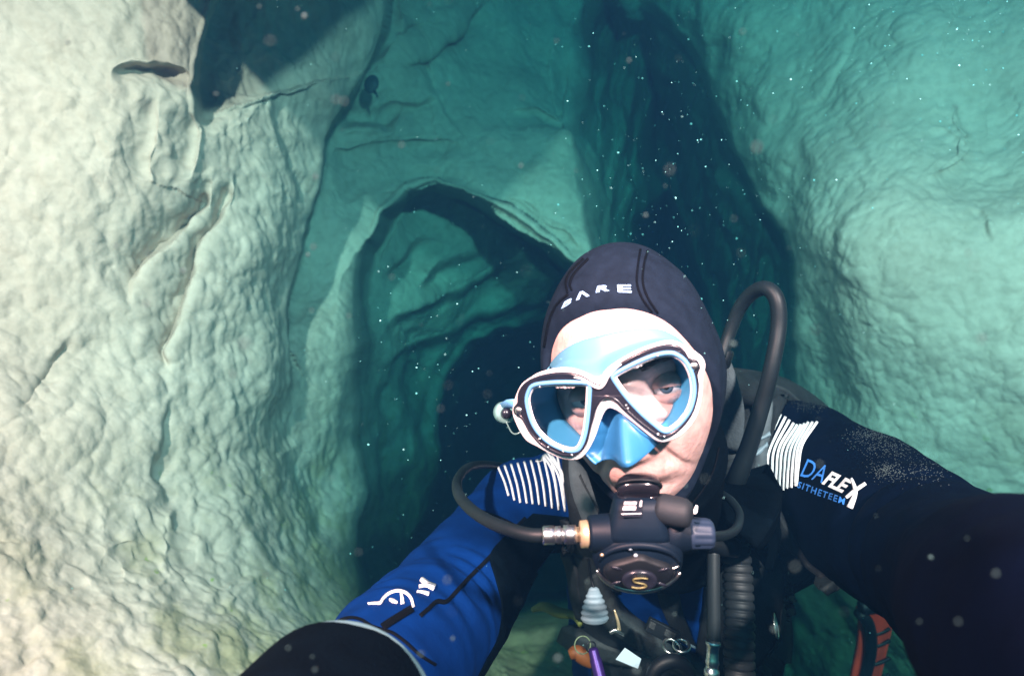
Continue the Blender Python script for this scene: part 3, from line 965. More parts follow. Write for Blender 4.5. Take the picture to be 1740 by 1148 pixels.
# ================================================================= THE MASK
mask = empty('diving_mask', (0, 0, 0), 'twin-lens diving mask with blue silicone skirt and white edged black frame on the face', 'diving mask')
def MP(u, v, off=0.0):
    """the place on the mask's gently curved front, seen towards (u, v)"""
    d = Vector(((u - 870) / F, 1, (574 - v) / F))
    dl = HRi @ d; ol = HRi @ (-HC)
    t = .45
    for _ in range(30):
        q_ = ol + dl * t
        f0 = q_.y - (-.117 + 2.6 * (q_.x - .0) ** 2 + off)
        t -= f0 / (dl.y - 5.2 * q_.x * dl.x)
    return HC + HR @ (ol + dl * t)
back = HR @ Vector((0, 1, 0))
def smooth_closed(pts, n=5): return [tuple(q_) for q_ in catmull(pts, n, True)]
white_o = [(903, 641), (917, 633), (945, 626), (970, 626), (992, 633), (1011, 641), (1023, 638), (1033, 626), (1056, 610), (1089, 593), (1123, 581),
           (1145, 580), (1168, 590), (1190, 605), (1197, 620), (1193, 641), (1192, 666), (1188, 690), (1179, 713), (1160, 735), (1139, 747),
           (1120, 749), (1105, 740), (1084, 723), (1056, 701), (1044, 694), (1035, 692), (1027, 698), (1019, 716), (1011, 740), (1000, 762), (988, 776),
           (975, 780), (956, 778), (936, 770), (914, 758), (896, 748), (885, 733), (877, 717), (872, 702), (873, 688), (879, 668), (888, 652)]
black_o = [(887, 657), (900, 646), (921, 638), (945, 634), (969, 634), (990, 640), (1005, 649), (1019, 654), (1031, 643), (1042, 628), (1057, 616),
           (1084, 601), (1112, 591), (1137, 586), (1153, 589), (1163, 598), (1170, 609), (1183, 613), (1188, 624), (1184, 636), (1186, 655), (1183, 680),
           (1174, 705), (1157, 727), (1138, 740), (1120, 742), (1106, 733), (1084, 716), (1060, 695), (1046, 681), (1034, 675), (1023, 678), (1013, 693),
           (1008, 710), (1003, 727), (997, 750), (988, 765), (975, 773), (956, 773), (936, 765), (918, 754), (901, 735), (889, 714), (882, 706), (875, 702), (874, 693), (880, 684), (881, 670)]
ring_L = [(897, 662), (903, 654), (914, 650), (932, 648), (950, 647), (975, 647), (995, 648), (1004, 654), (1004, 672), (1003, 690), (1001, 710), (998, 732),
          (993, 750), (985, 764), (972, 768), (956, 765), (938, 757), (922, 745), (909, 730), (900, 712), (894, 690), (893, 675)]
ring_R = [(1039, 641), (1042, 635), (1056, 626), (1084, 612), (1112, 601), (1137, 597), (1152, 601), (1166, 612), (1176, 630), (1181, 650), (1181, 672),
          (1174, 697), (1160, 717), (1145, 730), (1134, 735), (1124, 733), (1112, 724), (1090, 705), (1067, 681), (1050, 659)]
def offset_poly(pts, d):
    p = np.array(pts, float)
    t = np.roll(p, -1, 0) - np.roll(p, 1, 0); t /= np.linalg.norm(t, axis=1)[:, None]
    area = 0.5 * np.sum(p[:, 0] * np.roll(p[:, 1], -1) - np.roll(p[:, 0], -1) * p[:, 1])
    n_ = np.stack([t[:, 1], -t[:, 0]], 1) * (1 if area > 0 else -1)
    return p + n_ * d
def plate(name, outer, holes, off, thick, m, parent, puff=0.0):
    loops = [[tuple(q_) for q_ in outer]] + [[tuple(q_) for q_ in h_] for h_ in holes]
    tris = mgeo.tessellate_polygon([[Vector((x, y, 0)) for x, y in l] for l in loops])
    flat_ = [q_ for l in loops for q_ in l]
    fr = [MP(x, y, off) for x, y in flat_]
    bk = [q_ + back * thick for q_ in fr]
    n_ = len(flat_); F_ = [tuple(t) for t in tris] + [tuple(n_ + i for i in reversed(t)) for t in tris]
    s0 = 0
    for l in loops:
        for i in range(len(l)):
            a, b = s0 + i, s0 + (i + 1) % len(l)
            F_.append((a, b, n_ + b, n_ + a))
        s0 += len(l)
    return mesh_obj(name, fr + bk, F_, m, parent, smooth=False)
def rim(name, pts, off, r, m, parent, segs=10, flat=1.0):
    c = [MP(x, y, off) for x, y in pts]
    V_, F_ = tube_geo(c, r, segs=segs, closed=True, flat=flat)
    return mesh_obj(name, V_, F_, m, parent)
wo = smooth_closed(white_o); bo = smooth_closed(black_o); rl = smooth_closed(ring_L); rr2 = smooth_closed(ring_R)
trim = plate('trim', offset_poly(wo, -2), [offset_poly(bo, -3)], -.001, .008, M_mwhite, mask)
rim('trim_edge', offset_poly(wo, -2.2), .0005, .0014, M_mwhite, trim)
frame = plate('frame', offset_poly(bo, -1.5), [rl, rr2], -.0045, .0085, M_mblack, mask)
rim('frame_edge', offset_poly(bo, -1.8), -.0032, .0016, M_mblack, frame)
for pts in (rl, rr2):
    lens_rim = rim('lens_rim', offset_poly(pts, -2.2), -.0040, .0017, M_ring, mask)
    rim('inner_edge', offset_poly(pts, -6.2), -.0022, .0010, M_mwhite, lens_rim)
    pl_ = plate('lens_seat', offset_poly(pts, -1), [offset_poly(pts, -6)], -.0025, .004, M_ring, lens_rim)
    plate('lens', offset_poly(pts, -5), [], -.0008, .0012, M_glass, mask)
# white flashes moulded on the frame
for pts in ([(975, 641), (988, 643), (1000, 650), (1012, 657), (1020, 658), (1027, 651), (1034, 638), (1050, 622), (1056, 619)],):
    c = [MP(x, y, -.0056) for x, y in catmull(pts, 5)]
    V_, F_ = tube_geo(c, [.0003 + .0009 * math.sin(math.pi * min(1, max(0, i / (len(c) - 1)))) ** .5 for i in range(len(c))], segs=8)
    mesh_obj('frame_stripe', V_, F_, M_mwhite, frame)
for x, y, r in ((1179, 622, .0030), (881, 697, .0030), (1064, 688, .0010), (1067, 693, .0009), (1118, 737, .0011), (1129, 741, .0009), (1117, 603, .0011),
                (917, 745, .0012), (932, 759, .0010), (957, 766, .0010), (972, 772, .0009), (918, 657, .0009)):
    Geo().add(lathe_geo([(-.0, r), (.0008, r * .95), (.0013, r * .6), (.0015, r * .1)], MP(x, y, -.0048), -back, 18)).build('screw', M_chrome, mask)
# print on the glass
for quad, body in ((((944, 659), (977, 659), (977, 654), (944, 654)), 'THERMO'), (((1072, 628), (1092, 621), (1091, 616), (1070, 622)), 'TECNO')):
    vs_, fs = text_mesh('\u2013 o \u2013' if False else 'oocoo', bold=.03)
    a, b, c, d = [np.array(q_, float) for q_ in quad]
    out = []
    for x, y in vs_:
        q_ = (a * (1 - x) + b * x) * (1 - y) + (d * (1 - x) + c * x) * y
        out.append(MP(q_[0], q_[1], -.0013))
    mesh_obj('lens_print', out, fs, M_mwhite, mask, smooth=False)
    cx, cy_ = (a + c) / 2
    Geo().add(lathe_geo([(0, .0016), (.0003, .0015)], MP(cx, cy_, -.0014), -back, 16)).build('lens_print', M_mwhite, mask)

# skirt: walls from the frame back to the face, a flange that lies on the skin
def on_head(x, z, lift=.002, fb_=-.02):
    a, n_, _, _ = B_head.ray_cast(H(x, -.25, z), back)
    if a is None: return H(x, fb_, z)
    return a - back * lift
def to_local(p): return HRi @ (p - HC)
oL = offset_poly(wo, -4)
front_ring = [MP(x, y, .003) for x, y in oL]
rows_ = 10
V_, F_ = [], []
nF = len(front_ring)
backs = []
for q_ in front_ring:
    l = to_local(q_)
    x = l.x * (.70 if abs(l.x) > .03 else .80); z = .004 + (l.z - .004) * .88
    e = on_head(x, z, .0005); el = to_local(e)
    el.y = max(-.112, min(el.y, -.040))
    backs.append(el)
backs = [sum((backs[(i + j) % nF] for j in (-2, -1, 0, 1, 2)), Vector()) / 5 for i in range(nF)]
for i in range(rows_):
    t = i / (rows_ - 1)
    for k_ in range(nF):
        a = to_local(front_ring[k_]); b = backs[k_]
        q_ = a.lerp(b, t); q_.x *= 1 + .03 * math.sin(t * math.pi)
        V_.append(H(*q_))
for i in range(rows_ - 1):
    for k_ in range(nF):
        l = (k_ + 1) % nF
        F_.append((i * nF + k_, i * nF + l, (i + 1) * nF + l, (i + 1) * nF + k_))
skirt = mesh_obj('skirt', V_, F_, mat('lit_blue_silicone', (.06, .30, .50), .45), mask)  # colour lighter than the nose pocket's, standing in for light through the lenses
so = skirt.modifiers.new('thickness', 'SOLIDIFY'); so.thickness = .0016; so.offset = 0

# forehead flange
low_e = [(908, 650), (920, 640), (945, 634), (975, 634), (1005, 646), (1022, 645), (1040, 626), (1070, 608), (1110, 592), (1140, 588), (1165, 596), (1190, 612)]
up_e = [(927, 640), (934, 622), (948, 603), (968, 588), (992, 577), (1018, 570), (1045, 564), (1072, 560), (1100, 558), (1128, 562), (1152, 575), (1174, 596)]
Lr = resample(catmull(low_e, 8), 60); Ur = resample(catmull(up_e, 8), 60)
V_, F_ = [], []
nr = 14
for i in range(nr):
    t = i / (nr - 1)
    for k_ in range(60):
        q_ = Lr[k_] * (1 - t) + Ur[k_] * t
        top_, n_ = hit(B_head, q_[0], q_[1], HC.y - .06)
        top_ = top_ - back * (.0035 + .001 * math.sin(math.pi * t))
        fr_ = MP(Lr[k_][0], Lr[k_][1], .004)
        s_ = min(1, t / .45); s_ = s_ * s_ * (3 - 2 * s_)
        d_ = Vector(((q_[0] - 870) / F, 1, (574 - q_[1]) / F))
        yy = fr_.y * (1 - s_) + top_.y * s_
        V_.append(d_ * yy)
F_ = [(i * 60 + k_, i * 60 + k_ + 1, (i + 1) * 60 + k_ + 1, (i + 1) * 60 + k_) for i in range(nr - 1) for k_ in range(59)]
fl_ = mesh_obj('forehead_flange', V_, F_, M_skirt, mask)
fl_['label'] = 'pale blue upper flange of the skirt on the forehead'
so = fl_.modifiers.new('thickness', 'SOLIDIFY'); so.thickness = .0014; so.offset = 0

# nose pocket
left_b = [(1031, 684), (1022, 700), (1014, 722), (1006, 745), (997, 766), (1004, 776), (1014, 785)]
right_b = [(1036, 684), (1056, 699), (1080, 718), (1100, 735), (1118, 747), (1132, 749), (1140, 744)]
bot = [(1014, 785), (1040, 779), (1070, 772), (1100, 763), (1125, 752), (1140, 744)]
nR, nC = 46, 60
Lb = resample(catmull(left_b, 6), nR); Rb = resample(catmull(right_b, 6), nR)
V_ = []
for i in range(nR):
    for k_ in range(nC):
        s_ = k_ / (nC - 1)
        q_ = Lb[i] * (1 - s_) + Rb[i] * s_
        # bottom rows bend along the lower hem
        w_ = (i / (nR - 1)) ** 6
        q_[1] += 7 * math.sin(math.pi * s_) * w_
        base = MP(q_[0], q_[1], .010)
        l = to_local(base)
        zc = l.z
        edge_ = math.sin(math.pi * s_) ** .5
        centre = .0035
        prog = min(1, max(0, (-.001 - zc) / .036))
        wdt = .0065 + .0095 * prog
        drop = 1 / (1 + math.exp(-(zc + .050) * 450))
        bump_ = (.002 + .015 * prog) * math.exp(-abs((l.x - centre) / wdt) ** 4) * drop
        hd = to_local(on_head(l.x, l.z, .004, -.07))
        yb = min(l.y * .35 + hd.y * .65, hd.y)
        yy = yb * edge_ + (l.y - .004) * (1 - edge_)
        V_.append(H(l.x, yy - bump_, l.z))
F_ = [(i * nC + k_, i * nC + k_ + 1, (i + 1) * nC + k_ + 1, (i + 1) * nC + k_) for i in range(nR - 1) for k_ in range(nC - 1)]
np_ = mesh_obj('nose_pocket', V_, F_, M_mblue, mask)
so = np_.modifiers.new('thickness', 'SOLIDIFY'); so.thickness = .0014; so.offset = 1
# buckles and strap
def LP(u, v, Y): return P(u, v, Y)
g = Geo()
g.tube([LP(1186, 612, .497), LP(1198, 625, .515), LP(1204, 650, .530)], [.006, .0075, .006], segs=14, flat=.35)
g.build('buckle_arm', mat('light_grey_plastic', (.38, .42, .47), .5), mask)
bk_ = Geo()
bk_.tube([LP(1199, 582, .535), LP(1207, 592, .53), LP(1214, 618, .53)], [.0035, .0045, .0022], segs=12, flat=.5)
bk_.tube([LP(1196, 578, .54), LP(1210, 582, .54)], [.0030, .0030], segs=10)
bk_.tube([LP(1202, 556, .55), LP(1204, 570, .545), LP(1203, 580, .54)], [.0018, .0028, .002], segs=10)
bk_.build('buckle', M_ring, mask)
st = [LP(1196, 612, .52), LP(1206, 600, .545), LP(1208, 585, .58), LP(1190, 560, .63), LP(1120, 540, .665)]
tube('strap', [tuple(q_) for q_ in st], .007, M_rubber, mask, segs=12, flat=.25)
bl = Geo()
bl.tube([LP(878, 686, .530), LP(866, 686, .540), LP(853, 690, .548)], [.0055, .005, .0035], segs=14, flat=.4)
bl.build('buckle', M_ring, mask)
cl = Geo()
cl.add(lathe_geo([(-.005, .0088), (-.0045, .0098), (.0045, .0098), (.005, .0088)], LP(858, 700, .552), Vector((.35, -.9, .1)), 26))
cl.build('roller', M_clear, mask)
Geo().add(lathe_geo([(-.0, .0052), (.003, .0048), (.0045, .003), (.005, .0005)], LP(860, 702, .546), Vector((.35, -.9, .1)), 20)).build('roller_cap', M_mblack, mask)
wire = [LP(860, 716, .545), LP(868, 732, .545), LP(876, 737, .545), LP(886, 731, .545), LP(880, 720, .545)]
tube('wire_loop', [tuple(q_) for q_ in wire], .0007, M_clear, mask, segs=6)

# ================================================================= THE REGULATOR
reg = empty('regulator', (0, 0, 0), 'black scuba regulator held in the diver\u2019s mouth with chrome crescent and side hose'.replace('\u2019', ''), 'regulator')
RY = .445                       # depth of its front
def RPt(u, v, dy=0.0): return P(u, v, RY + dy)
fwd = Vector((-.10, -1, -.12)).normalized()
upv = Vector((-.03, -.12, 1)).normalized()
rgt = fwd.cross(upv).normalized() * -1
rgt = Vector((1, -.1, .03)).normalized()
def loft(rings, closed_caps=True):
    V_ = [q_ for r in rings for q_ in r]; n_ = len(rings[0]); F_ = []
    for i in range(len(rings) - 1):
        for k_ in range(n_):
            l = (k_ + 1) % n_
            F_.append((i * n_ + k_, i * n_ + l, (i + 1) * n_ + l, (i + 1) * n_ + k_))
    if closed_caps:
        F_.append(tuple(reversed(range(n_)))); F_.append(tuple(range((len(rings) - 1) * n_, len(rings) * n_)))
    return V_, F_
def sq_ring(c, a, b, ex, rx, rz, n_=40):
    out = []
    for k_ in range(n_):
        t = 2 * math.pi * k_ / n_
        ct, st_ = math.cos(t), math.sin(t)
        out.append(c + rx * a * math.copysign(abs(ct) ** ex, ct) + rz * b * math.copysign(abs(st_) ** ex, st_))
    return out
# mouthpiece between the lips
mp = [(1086, 812, .020, .0145, .0075), (1085, 818, .012, .0155, .0100), (1085, 826, .004, .0155, .0110), (1085, 834, .000, .0150, .0100)]
rings = []
for u, v, dy, a, b in [(1087, 808, .028, .010, .004), (1086, 812, .020, .0140, .0060), (1085, 819, .010, .0158, .0080), (1085, 829, .002, .0158, .0085), (1085, 838, -.002, .0150, .0075), (1085, 846, .004, .0130, .0070)]:
    rings.append(sq_ring(RPt(u, v, dy), a, b, .8, rgt, (upv + fwd * .55).normalized()))
mouthpiece = Geo().add(loft(rings)).build('mouthpiece', mat('glossy_black_rubber', (.010, .010, .014), .18, spec=.6), reg)
tube('clamp_ring', [tuple(RPt(1085, 826, -.002) + rgt * .0162 * math.cos(t) + (upv * .0065 + fwd * .004) * math.sin(t)) for t in np.linspace(0, 2 * np.pi, 24, endpoint=False)], .0011, M_rubber, mouthpiece, n=2, closed=True, segs=8)
# neck block with the label plate
rings = []
for u, v, dy, a, b in [(1085, 838, .012, .0150, .010), (1084, 842, .008, .0170, .012), (1083, 858, .008, .0185, .0135), (1082, 880, .008, .0205, .0150), (1081, 900, .008, .0235, .0150), (1081, 915, .010, .0260, .0140)]:
    rings.append(sq_ring(RPt(u, v, dy), a, b, .55, rgt, fwd))
neck = Geo().add(loft(rings)).build('neck_block', M_plastic, reg)
V_ = [RPt(1058, 878, -.0075), RPt(1090, 878, -.0075), RPt(1091, 850, -.0065), RPt(1060, 850, -.0065)]
plate_ = mesh_obj('label_plate', V_ + [q_ + Vector((0, .002, 0)) for q_ in V_], [(0, 1, 2, 3), (4, 7, 6, 5), (0, 4, 5, 1), (1, 5, 6, 2), (2, 6, 7, 3), (3, 7, 4, 0)], M_mblack, reg, smooth=False)
def flat_quads(name, quads, dy, m, parent):
    V_, F_ = [], []
    for qd in quads:
        k_ = len(V_)
        V_ += [RPt(u, v, dy) for u, v in qd] + [RPt(u, v, dy + .0004) for u, v in qd]
        F_ += [(k_, k_ + 1, k_ + 2, k_ + 3), (k_ + 4, k_ + 7, k_ + 6, k_ + 5)] + [(k_ + i, k_ + 4 + i, k_ + 4 + (i + 1) % 4, k_ + (i + 1) % 4) for i in range(4)]
    return mesh_obj(name, V_, F_, m, parent, smooth=False)
flat_quads('label_print', [[(1058, 866), (1080, 866), (1081, 860), (1059, 860)], [(1060, 857), (1081, 857), (1082, 852), (1061, 852)],
                           [(1087, 860), (1090, 860), (1091, 850), (1088, 850)], [(1056, 873.6), (1090, 872.6), (1090, 871.2), (1056, 872.2)]], -.0080, M_print, plate_)
# lever knob
ax_ = Vector((1, -.55, -.10)).normalized()
Geo().add(lathe_geo([(0, .0105), (.004, .0112), (.014, .0110), (.020, .0105), (.0235, .0085), (.025, .004)], RPt(1118, 862, .004), ax_, 32)).build('knob', M_knob, reg)
# body drum facing forward and down
BC = RPt(1082, 935, .016)
bf = Vector((-.08, -1, -.42)).normalized(); bu = Vector((-.02, -.42, 1)).normalized(); br = Vector((1, -.08, 0)).normalized()
def BPt(x, z, y=0.0): return BC + br * x + bu * z + bf * y
rings = []
for y, s_ in [(-.022, .78), (-.016, .93), (-.006, 1.0), (.004, 1.0), (.010, .965), (.0135, .90), (.0155, .82)]:
    rings.append(sq_ring(BPt(0, 0, y), .0335 * s_, .0250 * s_, .86, br, bu, 56))
body = Geo().add(loft(rings)).build('case', M_plastic, reg)
# raised brow over the cover and the cover itself
c = [BPt(.029 * math.cos(t), .001 + .0175 * math.sin(t), .0150) for t in np.linspace(.12, math.pi - .12, 24)]
Geo().tube(c, [.0012 + .0016 * math.sin(math.pi * i / 23) for i in range(24)], segs=10).build('case_ridge', M_plastic, reg)
rings = []
for y, s_ in [(.011, 1.0), (.016, .97), (.0195, .88), (.0205, .80)]:
    ring_ = []
    for k_ in range(60):
        t = 2 * math.pi * k_ / 60
        x = .0270 * math.cos(t); z = -.0045 + (.0125 if math.sin(t) > 0 else .0175) * math.sin(t)
        if math.sin(t) > 0: z += .0035 * math.exp(-(x / .008) ** 2)
        ring_.append(BPt(x * s_, -.004 + (z + .004) * s_, y))
    rings.append(ring_)
cover = Geo().add(loft(rings)).build('front_cover', M_rubber, reg)
# purge button with a raised mark
rings = [[BPt(.0128 * s_ * math.cos(2 * math.pi * k_ / 40), -.0085 + .0092 * s_ * math.sin(2 * math.pi * k_ / 40), y) for k_ in range(40)] for y, s_ in [(.0195, 1.05), (.0220, 1.0), (.0232, .9), (.0228, .75)]]
Geo().add(loft(rings)).build('purge_button', M_mblack, reg)
c = [BPt(x, z, .0236) for x, z in catmull([(.0055, -.0045), (.0010, -.0040), (-.0045, -.0052), (-.0035, -.0080), (.0030, -.0095), (.0048, -.0118), (-.0005, -.0135), (-.0058, -.0128)], 4)]
Geo().tube(c, .0007, segs=6).build('button_mark', mat('olive_mark', (.16, .15, .06), .4, metallic=.4), reg)
# side vents
for sx in (1, -1):
    for z0, x0, l_ in ((.0010, .0165, .0045), (-.0125, .0160, .0045)):
        c = [BPt(sx * (x0 + l_ * s_), z0 + .0015 * s_ * (1 if z0 > 0 else -1), .0200) for s_ in (-1, -.3, .4, 1)]
        Geo().tube(c, [.0006, .0018, .0018, .0006], segs=8, flat=.6).build('vent', M_mblack, reg)
# chrome crescent
c, rd = [], []
for i in range(41):
    t = math.radians(200 + 140 * i / 40)
    w_ = math.sin(math.pi * i / 40)
    c.append(BPt(.0325 * math.cos(t), .0020 + .0275 * math.sin(t), .0135)); rd.append(.0007 + .0020 * w_ ** .7)
Geo().tube(c, rd, segs=10).build('chrome_trim', M_chrome, reg)
c = [BPt(x, z, .0165) for x, z in catmull([(.0165, -.0030), (.0225, -.0020), (.0282, .0015)], 6)]
Geo().tube(c, [.0004 + .0007 * math.sin(math.pi * i / (len(c) - 1)) for i in range(len(c))], segs=6).build('chrome_trim', M_chrome, reg)
for x, z, r in ((-.0033, .0105, .0016), (-.0275, .0100, .0014), (-.0075, .0165, .0015)):
    Geo().add(lathe_geo([(0, r), (.0008, r * .9), (.0011, r * .2)], BPt(x, z, .0165), bf, 14)).build('screw', M_brass if x < -.02 else M_tag, reg)
# inlet on the left with chrome and brass fitting
ai = (RPt(1048, 906, .012) - RPt(925, 909, .012)).normalized()
o_ = RPt(925, 909, .010)
Ltot = (RPt(1048, 906, .012) - o_).length
Geo().add(lathe_geo([(0, .0125), (.002, .0135), (.016, .0145), (.030, .018)], RPt(1000, 906, .012), ai, 28)).build('inlet_port', M_plastic, reg)
Geo().add(lathe_geo([(0, .0075), (.0005, .0098), (.0052, .0102), (.0062, .0102), (.0066, .0085)], RPt(985, 907, .011), ai, 6 * 4)).build('hose_nut', M_brass, reg)
Geo().add(lathe_geo([(-.0005, .0040), (0, .0068), (.0040, .0072), (.0044, .0055), (.0060, .0055), (.0064, .0076), (.0150, .0078), (.0156, .0060), (.0185, .0060)], RPt(944, 908, .011), ai, 6)).build('hose_nut', M_chrome, reg)
Geo().add(lathe_geo([(0, .0060), (.001, .0068), (.0085, .0068), (.0092, .0058)], RPt(922, 909, .011), ai, 24)).build('hose_ferrule', M_chrome, reg)
hp = [(932, 909, .458), (900, 908, .462), (862, 898, .475), (825, 882, .50), (795, 860, .545), (778, 836, .60), (779, 812, .67), (800, 792, .74), (840, 790, .84), (900, 800, .97)]
tube('breathing_hose', [tuple(P(*q_)) for q_ in hp], .0052, M_hosegrey, reg, n=12, segs=20)
# adjustment dial on the right
ad = Vector((1, -.06, -.01)).normalized()
Geo().add(lathe_geo([(0, .0185), (.010, .0150), (.018, .0125), (.024, .0120)], RPt(1130, 905, .014), ad, 28)).build('valve_barrel', M_plastic, reg)
g = Geo()
prof = []
segs_ = 60
V_, F_ = [], []
o2 = RPt(1167, 906, .012)
a1 = ad.orthogonal().normalized(); a2 = ad.cross(a1)
rowsd = [(0, .0095, 0), (.0008, .0118, 0), (.0030, .0122, 0), (.0045, .0120, 1), (.0150, .0116, 1), (.0175, .0108, .6), (.0190, .0090, 0), (.0195, .003, 0)]
for d_, r_, kf_ in rowsd:
    for k_ in range(segs_):
        t = 2 * math.pi * k_ / segs_
        rr_ = r_ * (1 - kf_ * .085 * (0.5 - 0.5 * math.cos(t * 12)) ** 3)
        V_.append(o2 + ad * d_ + (a1 * math.cos(t) + a2 * math.sin(t)) * rr_)
for i in range(len(rowsd) - 1):
    for k_ in range(segs_):
        l = (k_ + 1) % segs_
        F_.append((i * segs_ + k_, i * segs_ + l, (i + 1) * segs_ + l, (i + 1) * segs_ + k_))
F_.append(tuple(reversed(range(segs_)))); F_.append(tuple(range((len(rowsd) - 1) * segs_, len(rowsd) * segs_)))
mesh_obj('adjustment_dial', V_, F_, M_dial, reg)
# ================================================================= SLEEVES AND PRINTS
def seam(pts, w=4, parent=suit, m=M_seam, fb=.7): return drape_line('seam', pts, w, m, B_suit, parent, off=.0003, thick=.0008, fb=fb)
# black stretch panel under the upper arm of the blue sleeve
drape('underarm_panel', [(905, 872), (880, 895), (850, 918), (832, 945), (842, 985), (852, 1030), (846, 1080), (826, 1120), (806, 1160)],
      [(990, 880), (982, 910), (968, 940), (945, 968), (920, 995), (898, 1030), (874, 1070), (850, 1110), (825, 1155)], M_blackfab, B_suit, suit, rows=60, cols=24, off=.0004, thick=.0010, fb=.72)
seam([(893, 880), (868, 905), (833, 945), (800, 978), (775, 1005), (758, 1022), (742, 1022), (728, 1034), (714, 1046)], 7)
seam([(562, 1062), (590, 1050), (612, 1052), (632, 1064), (650, 1070), (668, 1076), (690, 1092), (712, 1112), (740, 1130)], 4)
drape_line('seam', [(700, 1034), (684, 1044), (668, 1054), (650, 1066)], 12, M_seam, B_suit, suit, off=.0003, thick=.0010, fb=.55)
seam([(800, 862), (830, 872), (860, 884), (890, 900)], 2.5)
# white shoulder stripes, thin lines that bend over the shoulder
def stripes(tops, bots, mids, w, fb):
    for a, c, b in zip(tops, mids, bots):
        drape_line('stripe', [a, c, b], w, M_print, B_suit, suit, off=.0004, thick=.0006, fb=fb)
T_ = [(846 + 11.2 * i, 792 - 1.9 * i - (2.0 if i > 8 else 0)) for i in range(10)]
Bt = [(864, 842), (874, 850), (884, 854), (895, 855), (905, 856), (916, 857), (927, 860), (938, 863), (949, 866), (960, 868)]
Md = [((a[0] + b[0]) / 2 + 2, (a[1] + b[1]) / 2 + 1) for a, b in zip(T_, Bt)]
stripes(T_[1:] and T_, Bt, Md, 3.4, .84)
for a, c, b in [((914, 764), (938, 800), (949, 862)), ((922, 766), (948, 806), (960, 868)), ((930, 768), (957, 812), (969, 870)), ((938, 774), (962, 818), (973, 868))]:
    drape_line('stripe', [a, c, b], 3.6, M_print, B_suit, suit, off=.0008, thick=.0006, fb=.84)
z = lambda x, y: (1180 + x / 4.784, 660 + y / 4.784)
tops = [(700, 210), (740, 230), (772, 255), (806, 280), (835, 292), (865, 292), (895, 284), (925, 272), (960, 272), (998, 270)]
mids = [(560, 520), (610, 500), (650, 490), (690, 480), (722, 480), (756, 480), (790, 470), (822, 465), (850, 455), (880, 450)]
bots = [(535, 895), (590, 875), (632, 860), (660, 850), (690, 836), (722, 826), (752, 812), (788, 805), (822, 792), (830, 790)]
for a, c, b in zip(tops, mids, bots):
    drape_line('stripe', [z(*a), z(*c), z((c[0] + b[0]) / 2 - 8, (c[1] + b[1]) / 2), z(*b)], 4.2, M_print, B_suit, suit, off=.0004, thick=.0006, fb=.84)
# lettering on the dark sleeve
print_text('letters', 'DA', [z(870, 715), z(1050, 775), z(1098, 640), z(905, 568)], M_bprint, B_suit, suit, fb=.8, shear=.25, off=.0022)
print_text('letters', 'FLE', [z(1045, 780), z(1235, 868), z(1300, 760), z(1105, 672)], M_print, B_suit, suit, fb=.8, shear=.25, bold=.035, off=.0022, spacing=.9)
drape_line('letters', [z(1240, 890), z(1300, 842), z(1350, 806), z(1396, 776)], [4, 5, 5, 4], M_print, B_suit, suit, off=.0016, thick=.0006, fb=.8)
drape_line('letters', [z(1284, 738), z(1308, 800), z(1312, 860), z(1268, 972)], [4, 5, 6, 10], M_print, B_suit, suit, off=.0016, thick=.0006, fb=.8)
print_text('letters', 'SITHETEEM', [z(845, 808), z(1225, 950), z(1238, 900), z(862, 758)], M_bprint, B_suit, suit, fb=.8, bold=.02, off=.0022, spacing=1.25)
# round emblem on the blue forearm, cut by the fold
zz = lambda x, y: (560 + x / 5.4375, 940 + y / 5.4375)
arc = [zz(355, 470), zz(420, 465), zz(470, 462), zz(500, 420), zz(555, 372), zz(630, 350), zz(700, 368), zz(750, 420), zz(772, 500)]
drape_line('emblem', arc, [1.5, 2.6, 3.4, 3.8, 3.8, 3.8, 3.8, 3.8, 3.6], M_print, B_suit, suit, off=.0010, thick=.0006, fb=.55)
drape_line('emblem', [zz(660, 372), zz(668, 420), zz(672, 470)], [3.5, 5, 6], M_print, B_suit, suit, off=.0010, thick=.0006, fb=.55)
drape_line('emblem', [zz(552, 432), zz(580, 442), zz(625, 462)], [3, 6, 2], M_print, B_suit, suit, off=.0010, thick=.0006, fb=.55)
drape_line('letters', [zz(842, 240), zz(900, 285), zz(968, 318)], [7, 9, 11], M_print, B_suit, suit, off=.0010, thick=.0006, fb=.6)
drape_line('letters', [zz(825, 312), zz(890, 300), zz(960, 315)], [4, 6, 5], M_print, B_suit, suit, off=.0012, thick=.0006, fb=.6)
drape_line('letters', [zz(805, 356), zz(860, 362), zz(915, 378)], [2, 4, 6], M_print, B_suit, suit, off=.0010, thick=.0006, fb=.6)
